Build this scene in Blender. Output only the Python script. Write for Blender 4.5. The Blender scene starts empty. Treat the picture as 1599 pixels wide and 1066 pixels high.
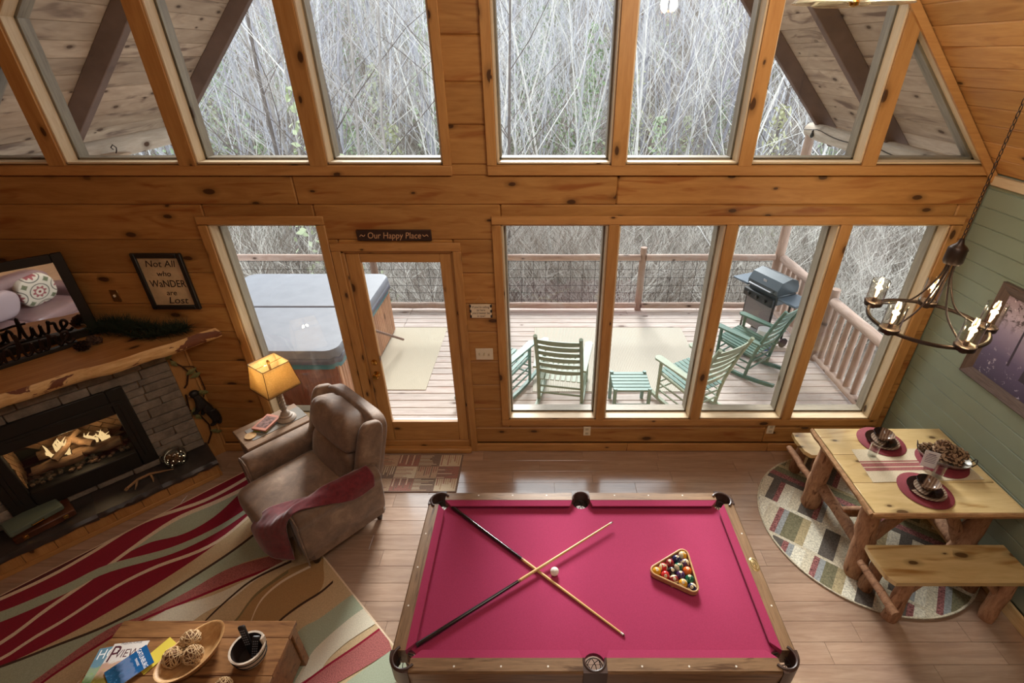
import bpy, bmesh, math, random
from math import sin, cos, pi, radians as R, sqrt, atan2
from mathutils import Vector as V, Matrix as Mx, Euler, noise as mnoise
random.seed(7)
sc = bpy.context.scene
COL = sc.collection

# ------------------------------------------------------------------ camera
CAM = V((0.0, -4.0, 3.7)); PITCH = R(30.38); FPX = 771.2; PX, PY = 847.4, 533.0
cd = bpy.data.cameras.new('camera'); cam = bpy.data.objects.new('camera', cd); COL.objects.link(cam)
cam.location = CAM; cam.rotation_euler = (R(90) - PITCH, 0, 0)
cd.sensor_width = 36.0; cd.lens = 36.0 * FPX / 1599.0; cd.shift_x = -(PX - 799.5) / 1599.0
cd.clip_start = 0.05; cd.clip_end = 500
sc.camera = cam

# ------------------------------------------------------------------ light
sc.view_settings.view_transform = 'Standard'; sc.view_settings.look = 'None'
sc.view_settings.gamma = 1.0; sc.view_settings.use_curve_mapping = False
sc.view_settings.exposure = 0.0
wd = bpy.data.worlds.new('overcast_sky'); sc.world = wd; wd.use_nodes = True
bg = wd.node_tree.nodes['Background']; bg.inputs[0].default_value = (0.90, 0.95, 1.0, 1); bg.inputs[1].default_value = 2.5

def light(name, kind, loc, energy, color=(1, 1, 1), size=.1, target=None, size_y=None, angle=None):
    d = bpy.data.lights.new(name, kind); d.energy = energy; d.color = color
    if kind == 'AREA':
        d.size = size
        if size_y: d.shape = 'RECTANGLE'; d.size_y = size_y
    elif kind == 'SUN': d.angle = angle
    else: d.shadow_soft_size = size
    o = bpy.data.objects.new(name, d); COL.objects.link(o); o.location = loc
    if target is not None:
        o.rotation_euler = (V(target) - V(loc)).to_track_quat('-Z', 'Y').to_euler()
    return o
light('hazy_sun', 'SUN', (0, 30, 16.5), 9.5, (1.0, .98, .95), target=(0.6, 0, 0), angle=R(20))
light('loft_fill_light', 'AREA', (0.6, -4.9, 6.0), 62, (1.0, .93, .84), 2.2, target=(0.9, -0.9, 0.6))  # added soft fill light above and behind the camera
light('ridge_fill_light', 'AREA', (1.4, -2.6, 5.0), 45, (1.0, .91, .78), 1.4, target=(1.9, -1.0, 0))  # second added fill light, high over the room

# ------------------------------------------------------------------ pixel of the photograph -> point on a plane
def ray(x, y):
    u = (x - PX) / FPX; v = (PY - y) / FPX
    return V((u, cos(PITCH) + v * sin(PITCH), -sin(PITCH) + v * cos(PITCH)))
def onX(x, y, k): r = ray(x, y); return CAM + r * ((k - CAM.x) / r.x)
def onY(x, y, k): r = ray(x, y); return CAM + r * ((k - CAM.y) / r.y)
def onZ(x, y, k): r = ray(x, y); return CAM + r * ((k - CAM.z) / r.z)

# ------------------------------------------------------------------ mesh builder
class B:
    def __init__(s): s.v = []; s.f = []; s.m = []
    def add(s, vs, fs, mi=0, M=None):
        o = len(s.v)
        for p in vs:
            p = V(p)
            s.v.append(tuple(M @ p) if M else tuple(p))
        for f in fs: s.f.append([i + o for i in f]); s.m.append(mi)
        return s
    def box(s, c, d, b=.004, M=None, mi=0):
        hx, hy, hz = d[0] / 2, d[1] / 2, d[2] / 2; b = min(b, hx * .6, hy * .6, hz * .6)
        if b <= 0:
            vs = [(c[0] + x * hx, c[1] + y * hy, c[2] + z * hz) for x in (-1, 1) for y in (-1, 1) for z in (-1, 1)]
            return s.add(vs, [(0, 1, 3, 2), (4, 6, 7, 5), (0, 4, 5, 1), (2, 3, 7, 6), (0, 2, 6, 4), (1, 5, 7, 3)], mi, M)
        vs = []; idx = {}
        for x in (-1, 1):
            for y in (-1, 1):
                for z in (-1, 1):
                    for a in range(3):
                        p = [x * (hx - b), y * (hy - b), z * (hz - b)]; p[a] = (x, y, z)[a] * (hx, hy, hz)[a]
                        idx[(x, y, z, a)] = len(vs); vs.append((c[0] + p[0], c[1] + p[1], c[2] + p[2]))
        fs = []
        for a in range(3):
            u, w = [k for k in range(3) if k != a]
            for sg in (-1, 1):
                q = []
                for (i, j) in ((-1, -1), (1, -1), (1, 1), (-1, 1)):
                    k = [0, 0, 0]; k[a] = sg; k[u] = i; k[w] = j; q.append(idx[(k[0], k[1], k[2], a)])
                fs.append(q)
        for a in range(3):
            u, w = [k for k in range(3) if k != a]
            for i in (-1, 1):
                for j in (-1, 1):
                    k0 = [0, 0, 0]; k0[u] = i; k0[w] = j; k1 = list(k0); k0[a] = -1; k1[a] = 1
                    fs.append([idx[(*k0, u)], idx[(*k1, u)], idx[(*k1, w)], idx[(*k0, w)]])
        for x in (-1, 1):
            for y in (-1, 1):
                for z in (-1, 1): fs.append([idx[(x, y, z, 0)], idx[(x, y, z, 1)], idx[(x, y, z, 2)]])
        return s.add(vs, fs, mi, M)
    def tube(s, pts, r, n=8, cap=True, mi=0, closed=False, M=None, flat=None):
        pts = [V(p) for p in pts]; N = len(pts)
        if not hasattr(r, '__len__'): r = [r] * N
        vs = []; up = None
        for i, p in enumerate(pts):
            a = pts[(i - 1) % N] if (closed or i > 0) else p; c = pts[(i + 1) % N] if (closed or i < N - 1) else p
            t = (c - a)
            t = t.normalized() if t.length > 1e-9 else V((0, 0, 1))
            if up is None:
                up = V((0, 0, 1)) if abs(t.z) < .9 else V((1, 0, 0))
            e = t.cross(up)
            if e.length < 1e-6: e = t.cross(V((0, 1, 0.01)))
            e.normalize(); up = e.cross(t).normalized()
            for k in range(n):
                q = 2 * pi * k / n
                vs.append(p + e * cos(q) * r[i] + up * sin(q) * r[i] * (flat or 1))
        fs = []
        for i in range(N if closed else N - 1):
            j = (i + 1) % N
            for k in range(n): fs.append((i * n + k, i * n + (k + 1) % n, j * n + (k + 1) % n, j * n + k))
        if cap and not closed: fs += [tuple(range(n))[::-1], tuple((N - 1) * n + k for k in range(n))]
        return s.add(vs, fs, mi, M)
    def log(s, a, b, r0, r1=None, n=10, seg=6, wob=.04, mi=0, M=None, seed=0, capmi=None):
        a = V(a); b = V(b); r1 = r1 or r0; rs = random.Random(seed); d = (b - a).normalized()
        e = d.cross(V((0, 0, 1)) if abs(d.z) < .9 else V((1, 0, 0))).normalized(); u = e.cross(d)
        vs = []; L = (b - a).length
        for i in range(seg + 1):
            t = i / seg; rr = r0 + (r1 - r0) * t
            if i in (0, seg): rr *= .94
            off = (e * rs.uniform(-1, 1) + u * rs.uniform(-1, 1)) * rr * wob * 2 * (0 if i in (0, seg) else 1)
            for k in range(n):
                q = 2 * pi * k / n; q2 = rr * (1 + rs.uniform(-wob, wob))
                vs.append(a + (b - a) * t + off + e * cos(q) * q2 + u * sin(q) * q2)
        fs = [(i * n + k, i * n + (k + 1) % n, (i + 1) * n + (k + 1) % n, (i + 1) * n + k) for i in range(seg) for k in range(n)]
        s.add(vs, fs, mi, M); o = len(s.v) - len(vs)
        s.f += [[o + k for k in range(n)][::-1], [o + seg * n + k for k in range(n)]]; s.m += [mi if capmi is None else capmi] * 2
        return s
    def lathe(s, prof, n=24, M=None, mi=0, caps=True):
        vs = []; fs = []; P = len(prof)
        for (r, z) in prof:
            for k in range(n): q = 2 * pi * k / n; vs.append((r * cos(q), r * sin(q), z))
        for i in range(P - 1):
            for k in range(n): fs.append((i * n + k, i * n + (k + 1) % n, (i + 1) * n + (k + 1) % n, (i + 1) * n + k))
        if caps and prof[0][0] > 1e-5: fs.append(tuple(range(n))[::-1])
        if caps and prof[-1][0] > 1e-5: fs.append(tuple((P - 1) * n + k for k in range(n)))
        return s.add(vs, fs, mi, M)
    def prism(s, poly, z0, z1, M=None, mi=0):
        n = len(poly); vs = [(p[0], p[1], z0) for p in poly] + [(p[0], p[1], z1) for p in poly]
        fs = [tuple(range(n))[::-1], tuple(range(n, 2 * n))] + [(k, (k + 1) % n, n + (k + 1) % n, n + k) for k in range(n)]
        return s.add(vs, fs, mi, M)
    def sell(s, c, d, e=.5, e2=None, nu=20, nv=12, M=None, mi=0, fn=None):
        e2 = e if e2 is None else e2
        def pw(x, k): return math.copysign(abs(x) ** k, x)
        vs = []; fs = []
        for j in range(nv + 1):
            ph = -pi / 2 + pi * j / nv
            for i in range(nu):
                th = 2 * pi * i / nu
                p = V((d[0] / 2 * pw(cos(ph), e2) * pw(cos(th), e), d[1] / 2 * pw(cos(ph), e2) * pw(sin(th), e), d[2] / 2 * pw(sin(ph), e2)))
                if fn: p = fn(p)
                vs.append(p + V(c))
        for j in range(nv):
            for i in range(nu): fs.append((j * nu + i, j * nu + (i + 1) % nu, (j + 1) * nu + (i + 1) % nu, (j + 1) * nu + i))
        return s.add(vs, fs, mi, M)
    def grid(s, fn, nu, nv, mi=0, M=None):
        vs = [fn(i / nu, j / nv) for j in range(nv + 1) for i in range(nu + 1)]
        fs = [(j * (nu + 1) + i, j * (nu + 1) + i + 1, (j + 1) * (nu + 1) + i + 1, (j + 1) * (nu + 1) + i) for j in range(nv) for i in range(nu)]
        return s.add(vs, fs, mi, M)
    def mesh(s, name, mats, smooth=40, weld=False):
        me = bpy.data.meshes.new(name); me.from_pydata(s.v, [], s.f)
        for m in mats: me.materials.append(m)
        if len(mats) > 1: me.polygons.foreach_set('material_index', s.m)
        bm = bmesh.new(); bm.from_mesh(me)
        if weld: bmesh.ops.remove_doubles(bm, verts=bm.verts, dist=1e-5)
        bmesh.ops.recalc_face_normals(bm, faces=bm.faces); bm.to_mesh(me); bm.free()
        if smooth:
            me.shade_smooth(); me.set_sharp_from_angle(angle=R(smooth))
        return me

def setp(o, label=None, cat=None, group=None, kind=None):
    if label: o['label'] = label
    if cat: o['category'] = cat
    if group: o['group'] = group
    if kind: o['kind'] = kind
    return o
def O(name, b, mats, parent=None, loc=(0, 0, 0), rot=(0, 0, 0), smooth=40, label=None, cat=None, group=None, kind=None, weld=False):
    if not isinstance(mats, (list, tuple)): mats = [mats]
    me = b if isinstance(b, bpy.types.Mesh) else b.mesh(name, mats, smooth, weld)
    o = bpy.data.objects.new(name, me); COL.objects.link(o)
    o.location = loc; o.rotation_euler = rot
    if parent: o.parent = parent
    return setp(o, label, cat, group, kind)
def T(name, label=None, cat=None, loc=(0, 0, 0), rot=0, group=None, kind=None):
    o = bpy.data.objects.new(name, None); COL.objects.link(o); o.empty_display_size = .05
    o.location = loc; o.rotation_euler = rot if hasattr(rot, '__len__') else (0, 0, rot)
    return setp(o, label, cat, group, kind)
def dup(root, loc, rot=None, label=None):
    r = root.copy(); COL.objects.link(r); r.location = loc
    if rot is not None: r.rotation_euler = rot if hasattr(rot, '__len__') else (0, 0, rot)
    if label: r['label'] = label
    for ch in list(root.children):
        c = ch.copy(); COL.objects.link(c); c.parent = r
        for g in list(ch.children):
            d = g.copy(); COL.objects.link(d); d.parent = c
    return r
def text(name, s, size, mat, parent, loc, rot, ext=.0006, shear=0, align='CENTER', xs=1.0):
    cu = bpy.data.curves.new(name, 'FONT'); cu.body = s; cu.size = size; cu.extrude = ext; cu.shear = shear
    cu.align_x = align; cu.align_y = 'CENTER'; cu.materials.append(mat); cu.resolution_u = 3
    o = bpy.data.objects.new(name, cu); COL.objects.link(o); o.parent = parent; o.location = loc; o.rotation_euler = rot; o.scale = (xs, 1, 1)
    return o
def clip(poly, planes):
    for (nx, ny, d) in planes:
        out = []
        for i in range(len(poly)):
            a, b = poly[i], poly[(i + 1) % len(poly)]
            da = nx * a[0] + ny * a[1] - d; db = nx * b[0] + ny * b[1] - d
            if da >= 0: out.append(a)
            if da * db < 0:
                t = da / (da - db); out.append((a[0] + (b[0] - a[0]) * t, a[1] + (b[1] - a[1]) * t))
        poly = out
        if len(poly) < 3: return []
    return poly

# ------------------------------------------------------------------ materials
class N:
    def __init__(s, name):
        s.mat = bpy.data.materials.new(name); s.mat.use_nodes = True; s.t = s.mat.node_tree
        s.p = s.t.nodes['Principled BSDF']; s.out = s.t.nodes['Material Output']
    def n(s, kind, **kw):
        x = s.t.nodes.new(kind)
        for k, v in kw.items():
            if k.startswith('i_'):
                key = k[2:]; x.inputs[int(key) if key.isdigit() else key.replace('_', ' ')].default_value = v
            else: setattr(x, k, v)
        return x
    def l(s, a, b): s.t.links.new(a, b)
    def mix(s, fac, a, b, mode='MIX'):
        x = s.n('ShaderNodeMix', data_type='RGBA', blend_type=mode); x.clamp_factor = True
        for sock, val in ((x.inputs[0], fac), (x.inputs[6], a), (x.inputs[7], b)):
            if hasattr(val, 'is_linked'): s.l(val, sock)
            elif hasattr(val, '__len__'): sock.default_value = (*val[:3], 1)
            else: sock.default_value = val
        return x.outputs[2]
    def math(s, op, a, b=0.0, c=None):
        x = s.n('ShaderNodeMath', operation=op)
        for i, val in enumerate((a, b) if c is None else (a, b, c)):
            if hasattr(val, 'is_linked'): s.l(val, x.inputs[i])
            else: x.inputs[i].default_value = val
        return x.outputs[0]
    def ramp(s, fac, stops, interp='LINEAR'):
        x = s.n('ShaderNodeValToRGB'); x.color_ramp.interpolation = interp; e = x.color_ramp.elements
        while len(e) < len(stops): e.new(.5)
        for el, (p, c) in zip(e, stops): el.position = p; el.color = (*c, 1)
        s.l(fac, x.inputs[0]); return x.outputs[0]
    def smooth(s, val, lo, hi):
        x = s.n('ShaderNodeMapRange', interpolation_type='SMOOTHSTEP', i_1=lo, i_2=hi); s.l(val, x.inputs[0]); return x.outputs[0]
    def coords(s, scale=(1, 1, 1), rnd=True, kind='Object'):
        tc = s.n('ShaderNodeTexCoord'); mp = s.n('ShaderNodeMapping'); mp.inputs['Scale'].default_value = scale
        s.l(tc.outputs[kind], mp.inputs[0])
        if rnd:
            oi = s.n('ShaderNodeObjectInfo'); m = s.n('ShaderNodeVectorMath', operation='SCALE'); m.inputs[0].default_value = (17, 31, 23)
            s.l(oi.outputs['Random'], m.inputs['Scale']); s.l(m.outputs[0], mp.inputs['Location'])
        return mp.outputs[0]
    def noise(s, vec, scale, detail=4, rough=.55, dist=0):
        x = s.n('ShaderNodeTexNoise', i_Scale=scale, i_Detail=detail, i_Roughness=rough, i_Distortion=dist)
        s.l(vec, x.inputs['Vector']); return x.outputs[0]
    def vor(s, vec, scale, feature='F1', rnd=1.0):
        x = s.n('ShaderNodeTexVoronoi', feature=feature, i_Scale=scale, i_Randomness=rnd); s.l(vec, x.inputs['Vector']); return x
    def bump(s, h, strength=.3, dist=.01):
        x = s.n('ShaderNodeBump', i_Strength=strength, i_Distance=dist); s.l(h, x.inputs['Height']); s.l(x.outputs[0], s.p.inputs['Normal'])
    def objrand(s): return s.n('ShaderNodeObjectInfo').outputs['Random']
    def base(s, c):
        if hasattr(c, 'is_linked'): s.l(c, s.p.inputs['Base Color'])
        else: s.p.inputs['Base Color'].default_value = (*c, 1)
    def set(s, **kw):
        for k, v in kw.items(): s.p.inputs[k.replace('_', ' ')].default_value = v
        return s
def srgb(r, g, b):
    f = lambda c: (c / 255 / 12.92) if c <= 10 else ((c / 255 + .055) / 1.055) ** 2.4
    return (f(r), f(g), f(b))
def plain(name, c, rough=.5, metal=0, coat=0, ns=None, na=.15, bump=None, bs=60, rnd=0, spec=.5, sheen=0):
    m = N(name); m.set(Roughness=rough, Metallic=metal, Coat_Weight=coat); m.p.inputs['Specular IOR Level'].default_value = spec
    if sheen: m.p.inputs['Sheen Weight'].default_value = sheen
    col = c
    if ns:
        nz = m.noise(m.coords(), ns, 5); lo = tuple(x * (1 - na) for x in c); hi = tuple(min(1, x * (1 + na)) for x in c)
        col = m.ramp(nz, [(.3, lo), (.7, hi)])
    if rnd:
        f = m.math('MULTIPLY_ADD', m.objrand(), rnd * 2, 1 - rnd); cc = m.n('ShaderNodeCombineColor')
        for i in range(3): m.l(f, cc.inputs[i])
        col = m.mix(1.0, col, cc.outputs[0], 'MULTIPLY')
    m.base(col)
    if bump: m.bump(m.noise(m.coords(), bs, 4), bump, .004)
    return m.mat
def wood(name, c1, c2, axis='X', gs=3.0, stretch=9, knots=.5, kc=(.05, .018, .006), ks=2.6, rough=.45, rnd=.15, coat=0, bump=.12, streak=None, kind='Object', spec=.4, weather=0):
    m = N(name); m.set(Roughness=rough, Coat_Weight=coat); m.p.inputs['Specular IOR Level'].default_value = spec
    i = 'XYZ'.index(axis); sv = [stretch] * 3; sv[i] = 1.0; vec = m.coords(tuple(sv), kind=kind)
    n1 = m.noise(vec, gs, 6, .6, .8); n2 = m.noise(vec, gs * 5, 3, .6)
    f = m.math('ADD', m.math('MULTIPLY', n1, .75), m.math('MULTIPLY', n2, .25))
    col = m.ramp(f, [(.28, c1), (.70, c2)])
    if streak: col = m.mix(m.smooth(m.noise(vec, gs * .6, 3, .5, 1.5), .55, .72), col, streak)
    if knots:
        kv = [2.1] * 3; kv[i] = 1.0; v3 = m.coords(tuple(kv), kind=kind); s3 = m.n('ShaderNodeSeparateXYZ'); m.l(v3, s3.inputs[0]); o2 = [k for k in range(3) if k != i]; cx = m.n('ShaderNodeCombineXYZ'); m.l(s3.outputs[i], cx.inputs[0]); m.l(m.math('ADD', s3.outputs[o2[0]], s3.outputs[o2[1]]), cx.inputs[1]); vk = cx.outputs[0]; w = m.n('ShaderNodeMixRGB', i_Fac=.03)
        nn = m.n('ShaderNodeTexNoise', i_Scale=6.0); m.l(vk, nn.inputs['Vector']); m.l(vk, w.inputs[1]); m.l(nn.outputs['Color'], w.inputs[2])
        vo = m.vor(w.outputs[0], ks); vo.voronoi_dimensions = '2D'; sep = m.n('ShaderNodeSeparateColor'); m.l(vo.outputs['Color'], sep.inputs[0])
        on = m.smooth(sep.outputs[0], 1 - knots - .02, 1 - knots)
        sz = m.math('MULTIPLY_ADD', sep.outputs[1], .09, .035)
        d = m.math('DIVIDE', vo.outputs['Distance'], sz)
        halo = m.math('MULTIPLY', m.smooth(d, 2.6, .9), on); core = m.math('MULTIPLY', m.smooth(d, 1.15, .75), on)
        col = m.mix(m.math('MULTIPLY', halo, .5), col, tuple(x * .42 for x in c1)); col = m.mix(m.math('MULTIPLY', core, .9), col, kc)
    if weather:
        col = m.mix(m.math('MULTIPLY', m.smooth(m.noise(m.coords((1, 1, 1), kind=kind), 2.2, 5, .7), .45, .7), weather), col, (.52, .49, .46))
    if rnd:
        g = m.math('MULTIPLY_ADD', m.objrand(), rnd * 2, 1 - rnd); cc = m.n('ShaderNodeCombineColor')
        for k in range(3): m.l(g, cc.inputs[k])
        col = m.mix(1.0, col, cc.outputs[0], 'MULTIPLY')
    m.base(col)
    if bump: m.bump(f, bump, .004)
    return m.mat
def emit(name, c, s):
    m = N(name); m.base((0, 0, 0)); m.p.inputs['Emission Color'].default_value = (*c, 1); m.p.inputs['Emission Strength'].default_value = s; return m.mat
def glass(name, tint=(1, 1, 1), refl=1.0, rough=0.0, alpha=0.0):
    m = N(name); t = m.n('ShaderNodeBsdfTransparent'); t.inputs[0].default_value = (*tint, 1)
    g = m.n('ShaderNodeBsdfGlossy', i_Roughness=rough); fr = m.n('ShaderNodeFresnel'); ge = m.n('ShaderNodeNewGeometry')
    m.l(m.math('MULTIPLY_ADD', ge.outputs['Backfacing'], 1 / 1.45 - 1.45, 1.45), fr.inputs[0])
    mx = m.n('ShaderNodeMixShader'); m.l(m.math('MULTIPLY', fr.outputs[0], refl), mx.inputs[0]); m.l(t.outputs[0], mx.inputs[1]); m.l(g.outputs[0], mx.inputs[2])
    m.l(mx.outputs[0], m.out.inputs[0]); return m.mat

PINE1, PINE2 = srgb(152, 102, 52), srgb(188, 140, 80)
pineX = wood('amber_pine_boards', PINE1, PINE2, 'X', gs=1.6, stretch=8, knots=.34, ks=2.6, streak=srgb(146, 88, 42), bump=.05)
pineZ = wood('amber_pine_upright', srgb(166, 114, 62), srgb(198, 150, 90), 'Z', gs=1.8, knots=.4, ks=2.8, rnd=.06, bump=.05)
pineL = wood('amber_pine_trim', srgb(166, 114, 62), srgb(200, 150, 90), 'X', gs=1.8, knots=.4, ks=2.8, rnd=.06, bump=.05)
pineY = wood('amber_pine_ceiling', srgb(184, 130, 72), srgb(214, 166, 104), 'X', gs=1.8, knots=.3, streak=srgb(172, 118, 64), bump=.05)
jambW = wood('pale_jamb_wood', srgb(196, 170, 132), srgb(222, 200, 166), 'Z', knots=.15, rnd=.05, bump=.05)
jambG = wood('weathered_exterior_frame', srgb(116, 104, 88), srgb(160, 148, 128), 'Z', knots=.15, rnd=.05)
laminate = wood('laminate_plank', srgb(146, 116, 96), srgb(186, 158, 136), 'X', gs=2.2, stretch=10, knots=0, rough=.3, rnd=.10, bump=.03, streak=srgb(160, 132, 114), spec=.6, coat=.8)
lp_ = laminate.node_tree.nodes['Principled BSDF']; lp_.inputs['Coat Roughness'].default_value = .14; lp_.inputs['Coat IOR'].default_value = 2.2
greenB = plain('sage_green_paint', srgb(138, 150, 132), .5, ns=3, na=.05, rnd=.03)
deckW = wood('weathered_deck_board', srgb(174, 160, 152), srgb(212, 201, 195), 'X', gs=2.4, stretch=12, knots=.12, kc=srgb(110, 92, 84), rough=.8, rnd=.09, streak=srgb(186, 160, 150), spec=.2)
porchB = wood('weathered_porch_board', srgb(150, 130, 112), srgb(190, 170, 148), 'X', gs=1.5, stretch=5, knots=.35, kc=srgb(72, 58, 50), rough=.85, rnd=.16, streak=srgb(112, 94, 84), spec=.2)
rafterW = plain('brown_rafter_stain', srgb(104, 86, 78), .8, ns=4, na=.2)
logR = wood('reddish_deck_log', srgb(150, 124, 112), srgb(198, 174, 160), 'X', gs=2, stretch=8, knots=.3, rough=.75, rnd=.06, weather=.35, spec=.2)
logRZ = wood('reddish_post_log', srgb(138, 112, 98), srgb(180, 154, 138), 'Z', gs=2, stretch=8, knots=.3, rough=.75, rnd=.06, weather=.2, spec=.2)
paleLog = wood('grey_beam_log', srgb(164, 150, 134), srgb(206, 194, 178), 'X', gs=2, stretch=7, knots=.3, rough=.8, rnd=.04, spec=.2)
black = plain('black_metal', (.012, .011, .011), .45)
blackM = plain('black_satin_frame', (.014, .012, .010), .5, bump=.05)
bronze = plain('dark_bronze', srgb(58, 46, 40), .42, .7)
brass = plain('polished_brass', srgb(206, 160, 84), .2, 1.0)
whiteP = plain('ivory_plastic', srgb(226, 214, 190), .4)
darkslot = plain('dark_slot', (.02, .02, .02), .6)
paneG = glass('window_glass', (.97, .985, .98), 1.0)
# ------------------------------------------------------------------ room shell
WX0, WX1, RX = -4.68, 3.54, -0.57; SL = 1.076; EAVE = 2.88
def rake(x): return 2.94 + SL * ((3.459 - x) if x > RX else (x + 4.599))
def ceil_z(x): return EAVE + SL * ((WX1 - x) if x > RX else (x - WX0))
XZ = Mx(((1, 0, 0, 0), (0, 0, 1, 0), (0, 1, 0, 0), (0, 0, 0, 1)))      # polygon in X,Z extruded along Y
YZ = Mx(((0, 0, 1, 0), (1, 0, 0, 0), (0, 1, 0, 0), (0, 0, 0, 1)))      # polygon in Y,Z extruded along X
BACK = -8.0

fl = O('floor', B().box(((WX0 + WX1) / 2, BACK / 2, -.075), (WX1 - WX0 + .4, -BACK + .2, .12), 0), laminate, kind='structure')
rs = random.Random(3); y = -0.005; row = 0
while y > -3.3:
    x = WX0 - rs.uniform(0, 1.0)
    while x < WX1:
        x2 = x + rs.choice((1.05, 1.22, 1.22, .8)); a, b = max(x, WX0), min(x2, WX1)
        if b - a > .12:
            O('plank', B().box((0, 0, 0), (b - a - .0015, .1525, .013), .0012), laminate, fl, ((a + b) / 2, y - .077, -.0065), smooth=0)
        x = x2
    y -= .154

def plank_wall(parent, rows, x0, x1, openings, mat, seed, place, seg=(2.2, 3.8), th=.035, bev=.011):
    rs = random.Random(seed)
    for (z0, z1) in rows:
        cuts = sorted({x0, x1} | {c for o in openings for c in o[:2] if x0 < c < x1})
        iv = []
        for a, b in zip(cuts, cuts[1:]):
            m = (a + b) / 2; zs = [(z0, z1)]
            for (ox0, ox1, oz0, oz1) in openings:
                if ox0 < m < ox1:
                    nz = []
                    for (p, q) in zs:
                        if oz0 > p + .02: nz.append((p, min(q, oz0)))
                        if oz1 < q - .02: nz.append((max(p, oz1), q))
                        if oz0 >= q or oz1 <= p: nz = [(p, q)] if not nz else nz
                    zs = sorted(set(nz))
            iv.append([a, b, zs])
        mg = []
        for it in iv:
            if mg and mg[-1][2] == it[2] and abs(mg[-1][1] - it[0]) < 1e-6: mg[-1][1] = it[1]
            else: mg.append(it)
        for a, b, zs in mg:
            for (p, q) in zs:
                if q - p < .025: continue
                x = a
                while x < b - 1e-4:
                    x2 = x + rs.uniform(*seg)
                    if b - x2 < .5: x2 = b
                    O('plank', B().box((0, 0, 0), (x2 - x - .002, q - p - .001, th), bev), mat, parent, *place((x + x2) / 2, (p + q) / 2), smooth=0)
                    x = x2

# window wall: core, then boards
ops = [(-2.765, -1.863, .42, 2.475), (-1.72, -.757, 0, 2.25), (-.344, 3.365, .43, 2.475)]
wb = B()
for (a, b, p, q) in ((WX0 - .2, -2.765, 0, 2.95), (-1.863, -1.72, 0, 2.95), (-.757, -.344, 0, 2.95), (3.365, WX1 + .2, 0, 2.95), (-2.765, -1.863, 0, .42), (-.344, 3.365, 0, .43),
                     (-2.765, -1.863, 2.475, 2.95), (-1.72, -.757, 2.25, 2.95), (-.344, 3.365, 2.475, 2.95), (-.773, -.355, 2.95, 6.9)):
    wb.box(((a + b) / 2, .115, (p + q) / 2), (b - a, .17, q - p), 0)
TOPZ = 5.2
xl = -4.599 + (TOPZ - 2.94) / SL; xr = 3.459 - (TOPZ - 2.94) / SL
for poly in ([(xl, TOPZ), (-.773, TOPZ), (-.773, 7.2)], [(-.355, TOPZ), (xr, TOPZ), (-.355, 7.1)],
             [(WX0 - .2, 2.95), (-4.599, 2.95), (-.773, rake(-.773)), (-.773, 7.6)], [(3.459, 2.95), (WX1 + .2, 2.95), (-.355, 7.6), (-.355, rake(-.355))]):
    wb.prism(poly, .03, .2, XZ)
wall_back = O('wall_back', wb, pineX, kind='structure', smooth=0)
ZR = [.11, .31, .56, .855, 1.134, 1.458, 1.742, 2.04, 2.34, 2.633, 2.863, 2.945]
plank_wall(wall_back, list(zip(ZR, ZR[1:])), WX0, WX1, ops, pineX, 11, lambda x, z: ((x, .0175, z), (R(90), 0, 0)))
plank_wall(wall_back, list(zip([2.945, 3.229, 3.513, 3.802, 4.1, 4.4, 4.7], [3.229, 3.513, 3.802, 4.1, 4.4, 4.7, 5.0])), -.72, -.41, [], pineX, 12, lambda x, z: ((x, .0175, z), (R(90), 0, 0)))
bb = T('baseboard_back', kind='structure')
for (a, b) in ((WX0, -1.72 - .07), (-.70, .9), (.9, 2.4), (2.4, WX1)):
    O('board', B().box((0, 0, 0), (b - a - .002, .022, .10), .005), pineL, bb, ((a + b) / 2, -.012, .055))

def zbox(b, x0, x1, y0, y1, z0, z1, bev=.004): return b.box(((x0 + x1) / 2, (y0 + y1) / 2, (z0 + z1) / 2), (abs(x1 - x0), abs(y1 - y0), abs(z1 - z0)), bev)
GY = .10
wn = 0
def window(poly, casings, name=None):
    """poly: pane outline in X,Z (ccw from bottom left); casings: list of (x0,x1,z0,z1 or polygon) boards"""
    global wn; wn += 1
    w = T('window_%d' % wn, kind='structure')
    O('pane', B().prism(poly, GY, GY + .005, XZ), paneG, w, smooth=0)
    n = len(poly)
    for k in range(n):
        (ax, az), (bx, bz) = poly[k], poly[(k + 1) % n]
        L = math.hypot(bx - ax, bz - az)
        if L < .05: continue
        ang = atan2(bz - az, bx - ax); c = V(((ax + bx) / 2, 0, (az + bz) / 2)); inn = V((-sin(ang), 0, cos(ang)))
        up = abs(sin(ang)) > .5
        for (nm, y0, y1, t, mt) in (('jamb', -.002, GY + .004, .014, 0), ('outer_frame', GY + .005, .205, .030, 1)):
            q = c + inn * (t / 2); M = Mx.Translation((0, 0, 0)); mats = (jambX, jambGX)
            O(nm, B().box((0, 0, 0), (L - .002, y1 - y0, t), .002), mats[mt], w, (q.x, (y0 + y1) / 2, q.z), (0, -ang, 0), smooth=0)
    for cs in casings:
        if len(cs) == 4 and not hasattr(cs[0], '__len__'):
            x0, x1, z0, z1 = cs; ver = (z1 - z0) > (x1 - x0)
            O('casing', zbox(B(), -(x1 - x0) / 2, (x1 - x0) / 2, -.011, .011, -(z1 - z0) / 2, (z1 - z0) / 2, .005), pineZ if ver else pineL, w, ((x0 + x1) / 2, -.012, (z0 + z1) / 2))
        else:
            cx = sum(p[0] for p in cs) / len(cs); cz = sum(p[1] for p in cs) / len(cs)
            O('casing', B().prism([(p[0] - cx, p[1] - cz) for p in cs], -.023, -.001, XZ), pineZ, w, (cx, 0, cz), smooth=0)
    return w
jambX = wood('pale_jamb_board', srgb(198, 172, 134), srgb(226, 206, 172), 'X', knots=.12, rnd=.05, bump=.05)
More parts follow.
